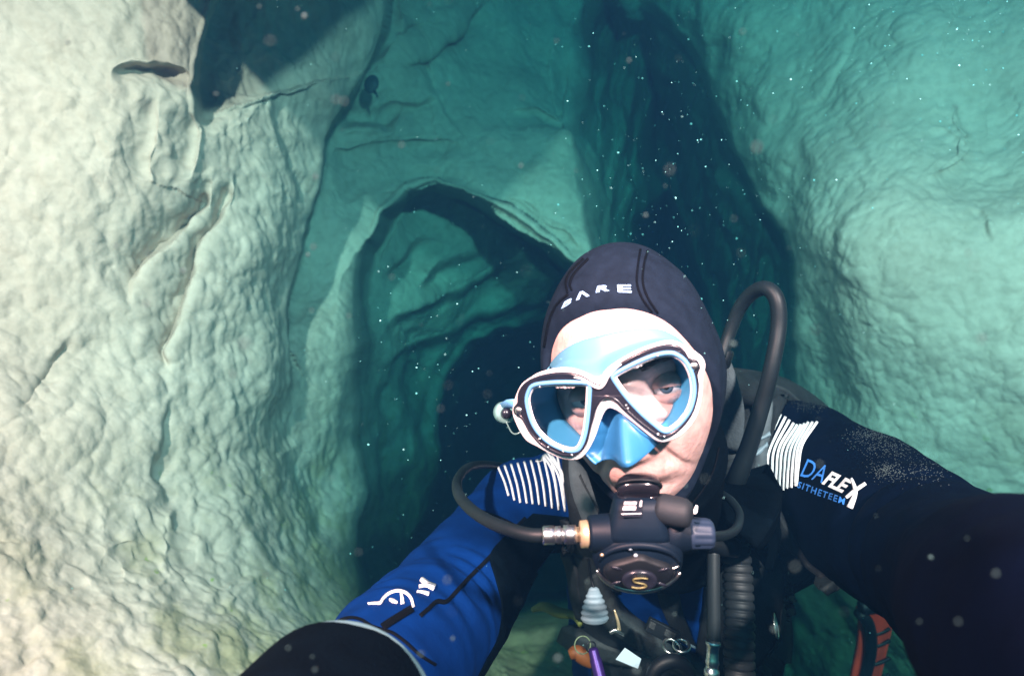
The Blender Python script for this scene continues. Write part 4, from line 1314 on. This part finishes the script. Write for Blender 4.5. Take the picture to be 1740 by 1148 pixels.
# glove on the hand that reaches to the lower left of the picture, its gauntlet edge pale
def glove():
    a = P(640, 1185, .46); c_ = P(548, 1265, .345); d_ = P(430, 1360, .27)
    ax2 = (c_ - a).normalized()
    rings = []
    cuff = P(560, 1262, .372)
    for t, r_ in [(-.012, .0620), (-.006, .0650), (.0, .0665), (.02, .0650), (.05, .0580), (.08, .050), (.11, .044)]:
        cc = cuff + (c_ - cuff).normalized() * t if t < .05 else cuff + (d_ - cuff).normalized() * t
        n1 = ax2.orthogonal().normalized(); n2 = ax2.cross(n1)
        rings.append([cc + (n1 * math.cos(k_ * math.pi / 24) + n2 * math.sin(k_ * math.pi / 24)) * r_ * (1 + .012 * math.sin(k_ * .8 + t * 60)) for k_ in range(48)])
    g = Geo().add(loft(rings))
    # palm and five curled fingers round the camera handle, below the frame
    base = cuff + (d_ - cuff).normalized() * .115
    side = (d_ - cuff).normalized().cross(Vector((0, 0, 1))).normalized()
    dirn = (d_ - cuff).normalized()
    g.add(ellipsoid_geo(base + dirn * .035, (.042, .048, .026), nu_=28, nv2=18))
    for k_, (off_, ln) in enumerate([(-.030, .060), (-.011, .070), (.009, .066), (.028, .052)]):
        p0 = base + dirn * .06 + side * off_
        dn = Vector((0, 0, -1))
        g.tube(catmull([p0 - dirn * .02, p0 + dirn * ln * .45, p0 + dirn * ln * .65 + dn * ln * .35, p0 + dirn * ln * .45 + dn * ln * .7], 5), [.0105] * 15 + [.0085], segs=12)
    g.tube(catmull([base + side * -.035, base + side * -.055 + dirn * .03 - Vector((0, 0, .01)), base + side * -.040 + dirn * .055 - Vector((0, 0, .03))], 5), .0115, segs=12)
    o = g.build('glove', M_blackfab, diver)
    n1 = ax2.orthogonal().normalized(); n2 = ax2.cross(n1)
    cc = cuff + (c_ - cuff).normalized() * .001
    V_, F_ = tube_geo([cc + (n1 * math.cos(k_ * math.pi / 32) + n2 * math.sin(k_ * math.pi / 32)) * .0668 for k_ in range(64)], .0016, segs=10, closed=True)
    r_ = mesh_obj('cuff_edge', V_, F_, mat('pale_grey_rubber', (.05, .12, .14), .8), o)
    r_['label'] = 'pale grey edge of the glove cuff'
glove()
# sand and silt dusted on the dark shoulder
g = Geo()
for _ in range(1300):
    k_ = random.choice([(1490, 750, 26, 10), (1520, 765, 30, 10), (1505, 800, 14, 8), (1480, 738, 20, 6), (1380, 690, 16, 5), (1560, 800, 30, 12)])
    u_ = random.gauss(k_[0], k_[2]); v_ = random.gauss(k_[1], k_[3])
    d = Vector(((u_ - 870) / F, 1, (574 - v_) / F)).normalized()
    loc, nor, _, _ = B_suit.ray_cast(Vector((0, 0, 0)), d)
    if loc is None: continue
    if nor.dot(d) > 0: nor = -nor
    r_ = random.uniform(.0002, .0006)
    t1 = nor.orthogonal().normalized(); t2 = nor.cross(t1)
    k0 = len(g.v)
    g.v += [loc + nor * .0008 + (t1 * math.cos(a) + t2 * math.sin(a)) * r_ * random.uniform(.5, 1.2) for a in (0, 1.2, 2.4, 3.8, 5.0)] + [loc + nor * .0014]
    g.f += [(k0 + i, k0 + (i + 1) % 5, k0 + 5) for i in range(5)]
dust = g.build('silt_dust', mat('pale_silt', (.05, .07, .07), .9), suit)
dust['kind'] = 'stuff'

# ================================================================= THE VEST
vest = empty('buoyancy_vest', (0, 0, 0), 'black buoyancy vest with grey shoulder panels strapped over the wetsuit', 'dive vest')
def vpanel(name, L_, R_, m, pad=.006, off=.004, thick=.004, rows=40, cols=16, fb=.82, parent=vest):
    return drape(name, L_, R_, m, B_suit, parent, rows=rows, cols=cols, off=off, thick=thick, fb=fb, pad=pad)
vpanel('shoulder_panel', [(962, 772), (958, 820), (966, 870), (972, 930), (980, 990)], [(1075, 800), (1075, 850), (1072, 890), (1062, 950), (1055, 1000)], M_vest, pad=.012)
vpanel('shoulder_panel', [(1215, 690), (1212, 760), (1206, 840), (1200, 930), (1196, 1010)], [(1345, 665), (1320, 720), (1296, 790), (1290, 860), (1300, 960)], M_vest, pad=.016)
vpanel('chest_panel', [(972, 960), (985, 1010), (1000, 1070), (1010, 1130), (1010, 1200)], [(1034, 965), (1040, 1010), (1078, 1050), (1140, 1100), (1190, 1200)], M_vest, pad=.014)
vpanel('chest_panel', [(1108, 930), (1116, 1000), (1128, 1040), (1150, 1080)], [(1140, 930), (1152, 1000), (1160, 1040), (1180, 1090)], M_vest, pad=.004)
vpanel('side_panel', [(1192, 930), (1196, 980), (1190, 1050), (1180, 1120), (1175, 1220)], [(1310, 830), (1340, 890), (1372, 950), (1420, 1010), (1450, 1220)], M_vest, pad=.045, cols=24)
vpanel('pocket', [(1330, 960), (1322, 1010), (1325, 1060), (1330, 1110), (1330, 1200)], [(1420, 985), (1450, 1030), (1455, 1080), (1450, 1130), (1440, 1210)],
       mat('teal_grey_fabric', (.012, .022, .026), .7, bump=(350, .8, .001)), pad=.02, off=.014, fb=.86)
# rolled collar behind the shoulder
tube('collar', [tuple(P(1222, 640, .76)), tuple(P(1250, 655, .80)), tuple(P(1310, 662, .86)), tuple(P(1350, 672, .90)), tuple(P(1400, 702, .95)), tuple(P(1440, 740, 1.0))],
     [.020, .030, .030, .026, .020, .012], M_vest, vest, segs=18, flat=.6)
tube('collar_edge', [tuple(P(1250, 672, .80)), tuple(P(1290, 655, .82)), tuple(P(1330, 662, .84)), tuple(P(1365, 690, .87)), tuple(P(1400, 715, .9))], .0035, M_dgrey, vest, segs=10)
tube('collar', [tuple(P(1226, 610, .72)), tuple(P(1232, 650, .72)), tuple(P(1240, 700, .74)), tuple(P(1238, 760, .76))], [.010, .016, .018, .015], M_grey, vest, segs=16, flat=.5)
# grey shoulder pad of the right strap, seen beside the hose
vpanel('shoulder_pad', [(1278, 700), (1276, 740), (1272, 780), (1262, 820), (1268, 850)], [(1306, 706), (1302, 745), (1294, 785), (1284, 822), (1282, 850)], M_grey, pad=.006, off=.024, thick=.004, cols=8, fb=.8)
for a, b in (((1276, 752), (1300, 742)), ((1272, 776), (1296, 766)), ((1268, 800), (1290, 790))):
    drape_line('pad_rib', [a, b], 3.5, M_silver, B_suit, vest, off=.036, thick=.001, fb=.78)
vpanel('shoulder_pad', [(968, 790), (968, 815), (974, 845), (988, 875)], [(992, 800), (1008, 822), (1022, 848), (1030, 872)], M_grey, pad=.004, off=.020, thick=.003, cols=8, fb=.8)
drape_line('webbing', [(985, 815), (1000, 840), (1020, 868), (1034, 900)], 3, M_dgrey, B_suit, vest, off=.028, thick=.0015, fb=.8)
drape_line('webbing', [(955, 880), (970, 920), (985, 960), (990, 1000), (1000, 1040)], 16, M_vest, B_suit, vest, off=.014, thick=.003, fb=.8, cols=5)
# big curved band on the chest
drape_line('chest_band', [(1022, 965), (1034, 1000), (1052, 1030), (1082, 1058), (1120, 1082), (1160, 1105)], [18, 22, 24, 26, 26, 24], M_dgrey, B_suit, vest, off=.026, thick=.004, fb=.8, cols=7)
drape_line('chest_strap', [(975, 1068), (1010, 1082), (1050, 1092), (1100, 1100), (1160, 1112), (1215, 1128)], 24, M_dgrey, B_suit, vest, off=.022, thick=.003, fb=.8, cols=6)
drape_line('chest_strap', [(1090, 1112), (1120, 1130), (1150, 1150), (1180, 1180)], 34, M_vest, B_suit, vest, off=.028, thick=.004, fb=.8, cols=7)
def block(name, corners, Y, thick, m, parent):
    V_ = [P(u, v, Y) for u, v in corners] + [P(u, v, Y) + Vector((0, thick, 0)) for u, v in corners]
    n_ = len(corners)
    o = mesh_obj(name, V_, [tuple(range(n_)), tuple(range(2 * n_ - 1, n_ - 1, -1))] + [(i, n_ + i, n_ + (i + 1) % n_, (i + 1) % n_) for i in range(n_)], m, parent, smooth=False)
    b = o.modifiers.new('bevel', 'BEVEL'); b.width = .0012; b.segments = 2
    return o
block('buckle', [(1106, 1050), (1158, 1076), (1150, 1100), (1096, 1072)], .735, .008, M_rubber, vest)
for cs in ([(1106, 1055), (1116, 1060), (1112, 1072), (1102, 1066)], [(1132, 1068), (1150, 1077), (1146, 1088), (1128, 1080)]):
    block('buckle_slot', cs, .7335, .003, M_dgrey, vest)
tube('wire_guard', [tuple(P(1155, 1084, .735)), tuple(P(1166, 1092, .735)), tuple(P(1182, 1100, .737))], .0016, M_silver, vest, segs=8)
# ribbed silver pull toggle
def toggle():
    o_ = P(1009, 997, .70); ax_ = (P(1011, 1060, .70) - o_).normalized()
    prof = [(0, .0035), (.002, .0060)]
    L_ = .042
    for k_ in range(34):
        t = k_ / 33
        r_ = .0062 + .0092 * math.sin(min(1, t * 1.25) * math.pi / 2) ** 1.1
        rib_ = .0009 * math.cos(t * 2 * math.pi * 6)
        prof.append((.003 + L_ * t * .92, r_ * (1 if t < .86 else math.sqrt(max(0, 1 - ((t - .86) / .145) ** 2 * .75))) + (rib_ if .12 < t < .88 else 0)))
    return Geo().add(lathe_geo(prof, o_, ax_, 32, flat=.55, up=(0, 1, 0))).build('pull_toggle', M_silver, vest)
toggle()
tube('toggle_cord', [tuple(P(1009, 998, .70)), tuple(P(1004, 980, .71)), tuple(P(1000, 950, .74))], .0015, M_rubber, vest, segs=8)
# white care tag, metal rings and glints
block('white_tag', [(1062, 1100), (1090, 1119), (1084, 1136), (1046, 1120)], .72, .0012, M_tag, vest)
drape_line('tag_print', [(1060, 1120), (1072, 1126)], 1.2, M_dgrey, bvh_of(vest.children[-1]), vest, off=.0001, thick=.0002, fb=.7195)
def ring(name, u, v, Y, r_, th, m, tilt=(0, -1, 0), parent=vest, sq=1.0):
    n_ = Vector(tilt).normalized(); a = n_.orthogonal().normalized(); b = n_.cross(a)
    c = [P(u, v, Y) + (a * math.cos(t) * sq + b * math.sin(t)) * r_ for t in np.linspace(0, 2 * np.pi, 32, endpoint=False)]
    V_, F_ = tube_geo(c, th, segs=10, closed=True)
    return mesh_obj(name, V_, F_, m, parent)
ring('metal_ring', 1142, 1098, .72, .010, .0018, M_chrome, (.1, -.5, 1))
ring('metal_ring', 1158, 1096, .722, .009, .0018, M_chrome, (-.1, -.4, 1))
ring('metal_ring', 1318, 1062, .78, .014, .0015, M_chrome, (.9, -.4, .2))
ring('split_ring', 990, 1095, .74, .010, .0008, mat('olive_cord', (.10, .14, .08), .5), (.2, -1, .2))
tube('clip', [tuple(P(1044, 1035, .71)), tuple(P(1050, 1055, .71)), tuple(P(1052, 1070, .712))], [.0010, .0018, .0024], M_brass, vest, segs=8)
tube('clip', [tuple(P(1036, 1074, .71)), tuple(P(1046, 1070, .71)), tuple(P(1060, 1078, .712))], [.0022, .0026, .0016], M_chrome, vest, segs=8)
tube('webbing_loop', [tuple(P(1105, 1160, .70)), tuple(P(1115, 1135, .70)), tuple(P(1140, 1122, .70)), tuple(P(1165, 1132, .705)), tuple(P(1178, 1165, .71))], .008, M_rubber, vest, segs=14)
# gauge band with part of a word on it, hanging at the throat
bd = [(1188, 828), (1210, 842), (1232, 862), (1240, 885)]
drape_line('throat_band', bd, [34, 40, 40, 30], M_blackfab, B_suit, vest, off=.075, thick=.004, fb=.70, cols=9)
B_band = bvh_of(vest.children[-1])
print_text('letters', 'ares', [(1196, 856), (1221, 868), (1226, 853), (1201, 841)], M_print, B_band, vest, fb=.66, bold=.03, off=.0012)
# white chevron clip beside it
tube('white_clip', [tuple(P(1176, 868, .50)), tuple(P(1181, 869, .50)), tuple(P(1184, 858, .50))], [.0016, .0020, .0010], M_print, vest, segs=8)

# ---- hoses
loop = empty('air_hose', (0, 0, 0), 'smooth grey rubber hose looping up beside the hood', 'hose')
hp = [(1226, 606, .70), (1240, 565, .70), (1256, 525, .69), (1278, 498, .67), (1302, 490, .65), (1320, 510, .64), (1323, 555, .64), (1312, 620, .64), (1294, 690, .65), (1272, 760, .66), (1252, 812, .67), (1236, 850, .69)]
tube('hose_tube', [tuple(P(*q_)) for q_ in hp], [.0070, .0073, .0077, .0080, .0081, .0081, .0081, .0081, .0086, .0094, .0106, .0114], M_hosegrey, loop, n=10, segs=24)
Geo().add(lathe_geo([(0, .010), (.003, .0115), (.018, .0115), (.021, .0095)], P(1222, 622, .705), (P(1240, 565, .70) - P(1226, 606, .70)), 20)).build('hose_ferrule', M_rubber, loop)
thin = tag(tube('gauge_hose', [tuple(P(*q_)) for q_ in [(1225, 838, .64), (1242, 850, .62), (1256, 872, .60), (1252, 896, .58), (1235, 908, .55), (1208, 911, .50), (1196, 910, .475)]], .0042, M_hosegrey, None, n=10, segs=14),
           'thin dark hose curling from the throat into the regulator dial', 'hose')
infl = empty('inflator_hose', (0, 0, 0), 'ribbed black corrugated hose hanging down the front of the vest', 'hose')
def corrugated(name, pts, r_, pitch, m, parent, depth_=.0022):
    c = [Vector(q_[:3]) for q_ in catmull(pts, 40)]
    L_ = [0]
    for a, b in zip(c, c[1:]): L_.append(L_[-1] + (b - a).length)
    n_ = int(L_[-1] / pitch * 8)
    t = np.linspace(0, L_[-1], n_)
    cc = np.stack([np.interp(t, L_, [q_[i] for q_ in c]) for i in range(3)], 1)
    prof = [r_ - depth_ * (0.5 - 0.5 * math.cos(2 * math.pi * x / pitch)) ** 4 * 1.0 for x in t]
    return mesh_obj(name, *tube_geo(cc, prof, segs=28), m, parent)
corrugated('corrugated_tube', [tuple(P(1246, 905, .70)), tuple(P(1252, 960, .69)), tuple(P(1256, 1040, .675)), tuple(P(1256, 1110, .66)), tuple(P(1258, 1200, .65))], .0165, .0096, M_vest and mat('hose_rubber', (.016, .020, .023), .55, spec=.4, noise=(25, .3)), infl)
corrugated('corrugated_tube', [tuple(P(1232, 700, .80)), tuple(P(1246, 760, .78)), tuple(P(1256, 820, .76)), tuple(P(1246, 880, .74)), tuple(P(1246, 905, .72))], .0205, .0105, mat('grey_hose_rubber', (.028, .033, .036), .55, spec=.4), infl)
tube('hose_collar', [tuple(P(1245, 898, .705)), tuple(P(1246, 920, .70))], .0195, M_rubber, infl, segs=24)
feed = empty('feed_hose', (0, 0, 0), 'straight black hose with silver coupling left of the ribbed hose', 'hose')
tube('hose_tube', [tuple(P(1212, 930, .66)), tuple(P(1212, 1000, .65)), tuple(P(1213, 1092, .64))], .0070, mat('slate_rubber', (.020, .025, .028), .5), feed, segs=18)
o_ = P(1212, 1088, .635); ax_ = P(1208, 1170, .63) - o_
Geo().add(lathe_geo([(0, .0068), (.001, .0076), (.004, .0076), (.005, .0066), (.012, .0062), (.018, .0066), (.022, .0072), (.024, .0062), (.027, .0062), (.029, .0078), (.034, .0078), (.036, .0066), (.042, .009), (.060, .009)], o_, ax_, 24)).build('coupling', M_chrome, feed)
tube('elbow', [tuple(P(1196, 915, .66)), tuple(P(1212, 925, .66)), tuple(P(1250, 930, .67))], .0105, M_rubber, feed, segs=18)

# ---- things clipped below the vest
pr = empty('purple_torch', (0, 0, 0), 'slim purple metal torch hanging below the ribbed silver toggle', 'torch')
a_ = P(1007, 1100, .72); b_ = P(1026, 1175, .71)
Geo().add(lathe_geo([(0, .0040), (.002, .0058), (.012, .0060), (.013, .0070), (.060, .0070), (.061, .0078), (.075, .0078)], a_, b_ - a_, 24)).build('barrel', M_purple, pr)
ring('lanyard_ring', 1004, 1098, .72, .006, .0009, M_rubber, (.3, -1, 0), pr)
og = empty('orange_whistle', (0, 0, 0), 'small orange plastic whistle dangling beside the purple torch', 'whistle')
g = Geo().tube(catmull([tuple(P(968, 1112, .80)), tuple(P(980, 1108, .80)), tuple(P(994, 1118, .80)), tuple(P(1006, 1128, .80))], 6), [.006 + .004 * math.sin(i / 18 * math.pi) for i in range(19)], segs=16)
g.build('whistle_body', M_orange, og)
ring('whistle_ring', 1004, 1122, .80, .006, .0010, M_rubber, (.3, -1, 0), og)
yl = tag(tube('yellow_hose', [tuple(P(*q_)) for q_ in [(905, 1035, .93), (925, 1030, .92), (950, 1040, .91), (975, 1045, .90), (988, 1060, .88)]], [.004, .007, .008, .006, .005], M_yellow, None, n=8, segs=12),
         'short yellow hose poking out behind the black underarm', 'hose')
# red and black fin behind the dark sleeve
fin = empty('swim_fin', (0, 0, 0), 'red and black ribbed swim fin showing under the dark sleeve', 'fin')
def fin_build():
    Y = 1.28
    Lx = [(1462, 1035), (1465, 1060), (1462, 1100), (1452, 1150), (1440, 1220)]; Rx = [(1522, 1030), (1520, 1062), (1512, 1100), (1500, 1150), (1480, 1220)]
    A = resample(catmull(Lx, 6), 40); B = resample(catmull(Rx, 6), 40)
    V_ = []; cols_ = 12
    for s_ in (0, .012):
        for i in range(40):
            for j in range(cols_):
                q_ = A[i] * (1 - j / (cols_ - 1)) + B[i] * j / (cols_ - 1)
                V_.append(P(q_[0], q_[1], Y + .10 * i / 39) + Vector((0, s_ + .012 * math.cos(j / (cols_ - 1) * 6.28) * .5, 0)))
    n_ = 40 * cols_; F_ = []
    for i in range(39):
        for j in range(cols_ - 1):
            a = i * cols_ + j
            F_ += [(a, a + 1, a + cols_ + 1, a + cols_), (n_ + a, n_ + a + cols_, n_ + a + cols_ + 1, n_ + a + 1)]
    for i in range(39):
        for j in (0, cols_ - 1):
            a = i * cols_ + j; F_.append((a, a + cols_, n_ + a + cols_, n_ + a))
    blade = mesh_obj('blade', V_, F_, M_red, fin)
    for pts, r_ in (([(1460, 1040), (1476, 1060), (1480, 1100), (1470, 1150), (1455, 1220)], .012), ([(1462, 1032), (1490, 1028), (1522, 1034), (1526, 1050)], .014)):
        tube('rail', [tuple(P(u_, v_, Y - .012 + .1 * max(0, v_ - 1030) / 190)) for u_, v_ in pts], r_, M_rubber, fin, segs=14)
    for v_ in (1072, 1092, 1122, 1150):
        tube('rib', [tuple(P(1478, v_ + 8, Y - .004 + .1 * (v_ - 1030) / 190)), tuple(P(1498, v_ + 2, Y - .006 + .1 * (v_ - 1030) / 190)), tuple(P(1512, v_ - 5, Y - .004 + .1 * (v_ - 1030) / 190))], .0042, M_rubber, fin, segs=8)
fin_build()
# dark leaf-shaped thing on the wall
def leaf():
    c = P(631, 143, 2.02)
    V_, F_ = ellipsoid_geo(c, (.024, .010, .031), Matrix.Rotation(.35, 3, 'Y'), 24, 16)
    g = Geo().add((V_, F_)).tube([c + Vector((.010, 0, -.026)), c + Vector((.018, -.002, -.036)), c + Vector((.020, -.002, -.046))], [.006, .004, .002], segs=8)
    o = g.build('dead_leaf', mat('dark_teal_leaf', (.004, .05, .06), .6, noise=(60, .3)))
    tag(o, 'dark round leaf with a short stem against the upper rock wall', 'leaf')
leaf()

# ================================================================= SPECKS IN THE WATER
def specks():
    V_, F_, dark_ = [], [], []
    ico = [(0, 0, 1), (.894, 0, .447), (.276, .851, .447), (-.724, .526, .447), (-.724, -.526, .447), (.276, -.851, .447),
           (.724, .526, -.447), (-.276, .851, -.447), (-.894, 0, -.447), (-.276, -.851, -.447), (.724, -.526, -.447), (0, 0, -1)]
    icf = [(0, 1, 2), (0, 2, 3), (0, 3, 4), (0, 4, 5), (0, 5, 1), (1, 6, 2), (2, 7, 3), (3, 8, 4), (4, 9, 5), (5, 10, 1), (6, 7, 2), (7, 8, 3), (8, 9, 4), (9, 10, 5), (10, 6, 1),
           (11, 7, 6), (11, 8, 7), (11, 9, 8), (11, 10, 9), (11, 6, 10)]
    r = np.random.default_rng(11)
    def put(u, v, Y, rad):
        c = P(u, v, Y); k = len(V_)
        sx_, sz_ = r.uniform(.6, 1.4, 2)
        V_.extend([(c.x + x * rad * sx_ * r.uniform(.8, 1.2), c.y + y * rad, c.z + z_ * rad * sz_) for x, y, z_ in ico]); dark_.extend([1 if Y < .3 else 0] * 20); F_.extend([tuple(i + k for i in f) for f in icf])
    for _ in range(2600):
        Y = .25 + 1.5 * r.random() ** .8
        put(r.uniform(-300, 2040), r.uniform(-300, 1450), Y, (.00016 + .00050 * r.random() ** 4) * (Y / .8))
    for _ in range(520):                                    # more of them in front of the deep slot and the upper right
        Y = .35 + 1.0 * r.random(); a = r.random()
        u, v = (r.normal(1150, 110), r.normal(330, 170)) if a < .45 else ((r.normal(1600, 130), r.normal(80, 90)) if a < .8 else (r.normal(760, 90), r.normal(640, 170)))
        put(u, v, Y, (.0003 + .0011 * r.random() ** 3) * (Y / .8))
    for u, v in ((250, 516), (343, 450), (198, 418), (683, 247), (533, 420), (530, 528), (518, 28), (441, 12), (368, 160), (506, 16), (452, 975), (330, 1010), (715, 1110), (535, 1137), (490, 1100), (760, 985)):
        put(u, v, .17 + .08 * r.random(), .0005 + .0005 * r.random())
    for _ in range(120):
        Y = .13 + .14 * r.random()
        put(r.uniform(0, 1740), r.uniform(0, 1148), Y, .0002 + .0007 * r.random() ** 2)
    m = mat('pale_speck', (.17, .50, .50), .7)
    o = mesh_obj('suspended_specks', V_, F_, [m, mat('dim_speck', (.020, .070, .070), .8)])
    o.data.polygons.foreach_set('material_index', dark_)
    o['kind'] = 'stuff'
specks()
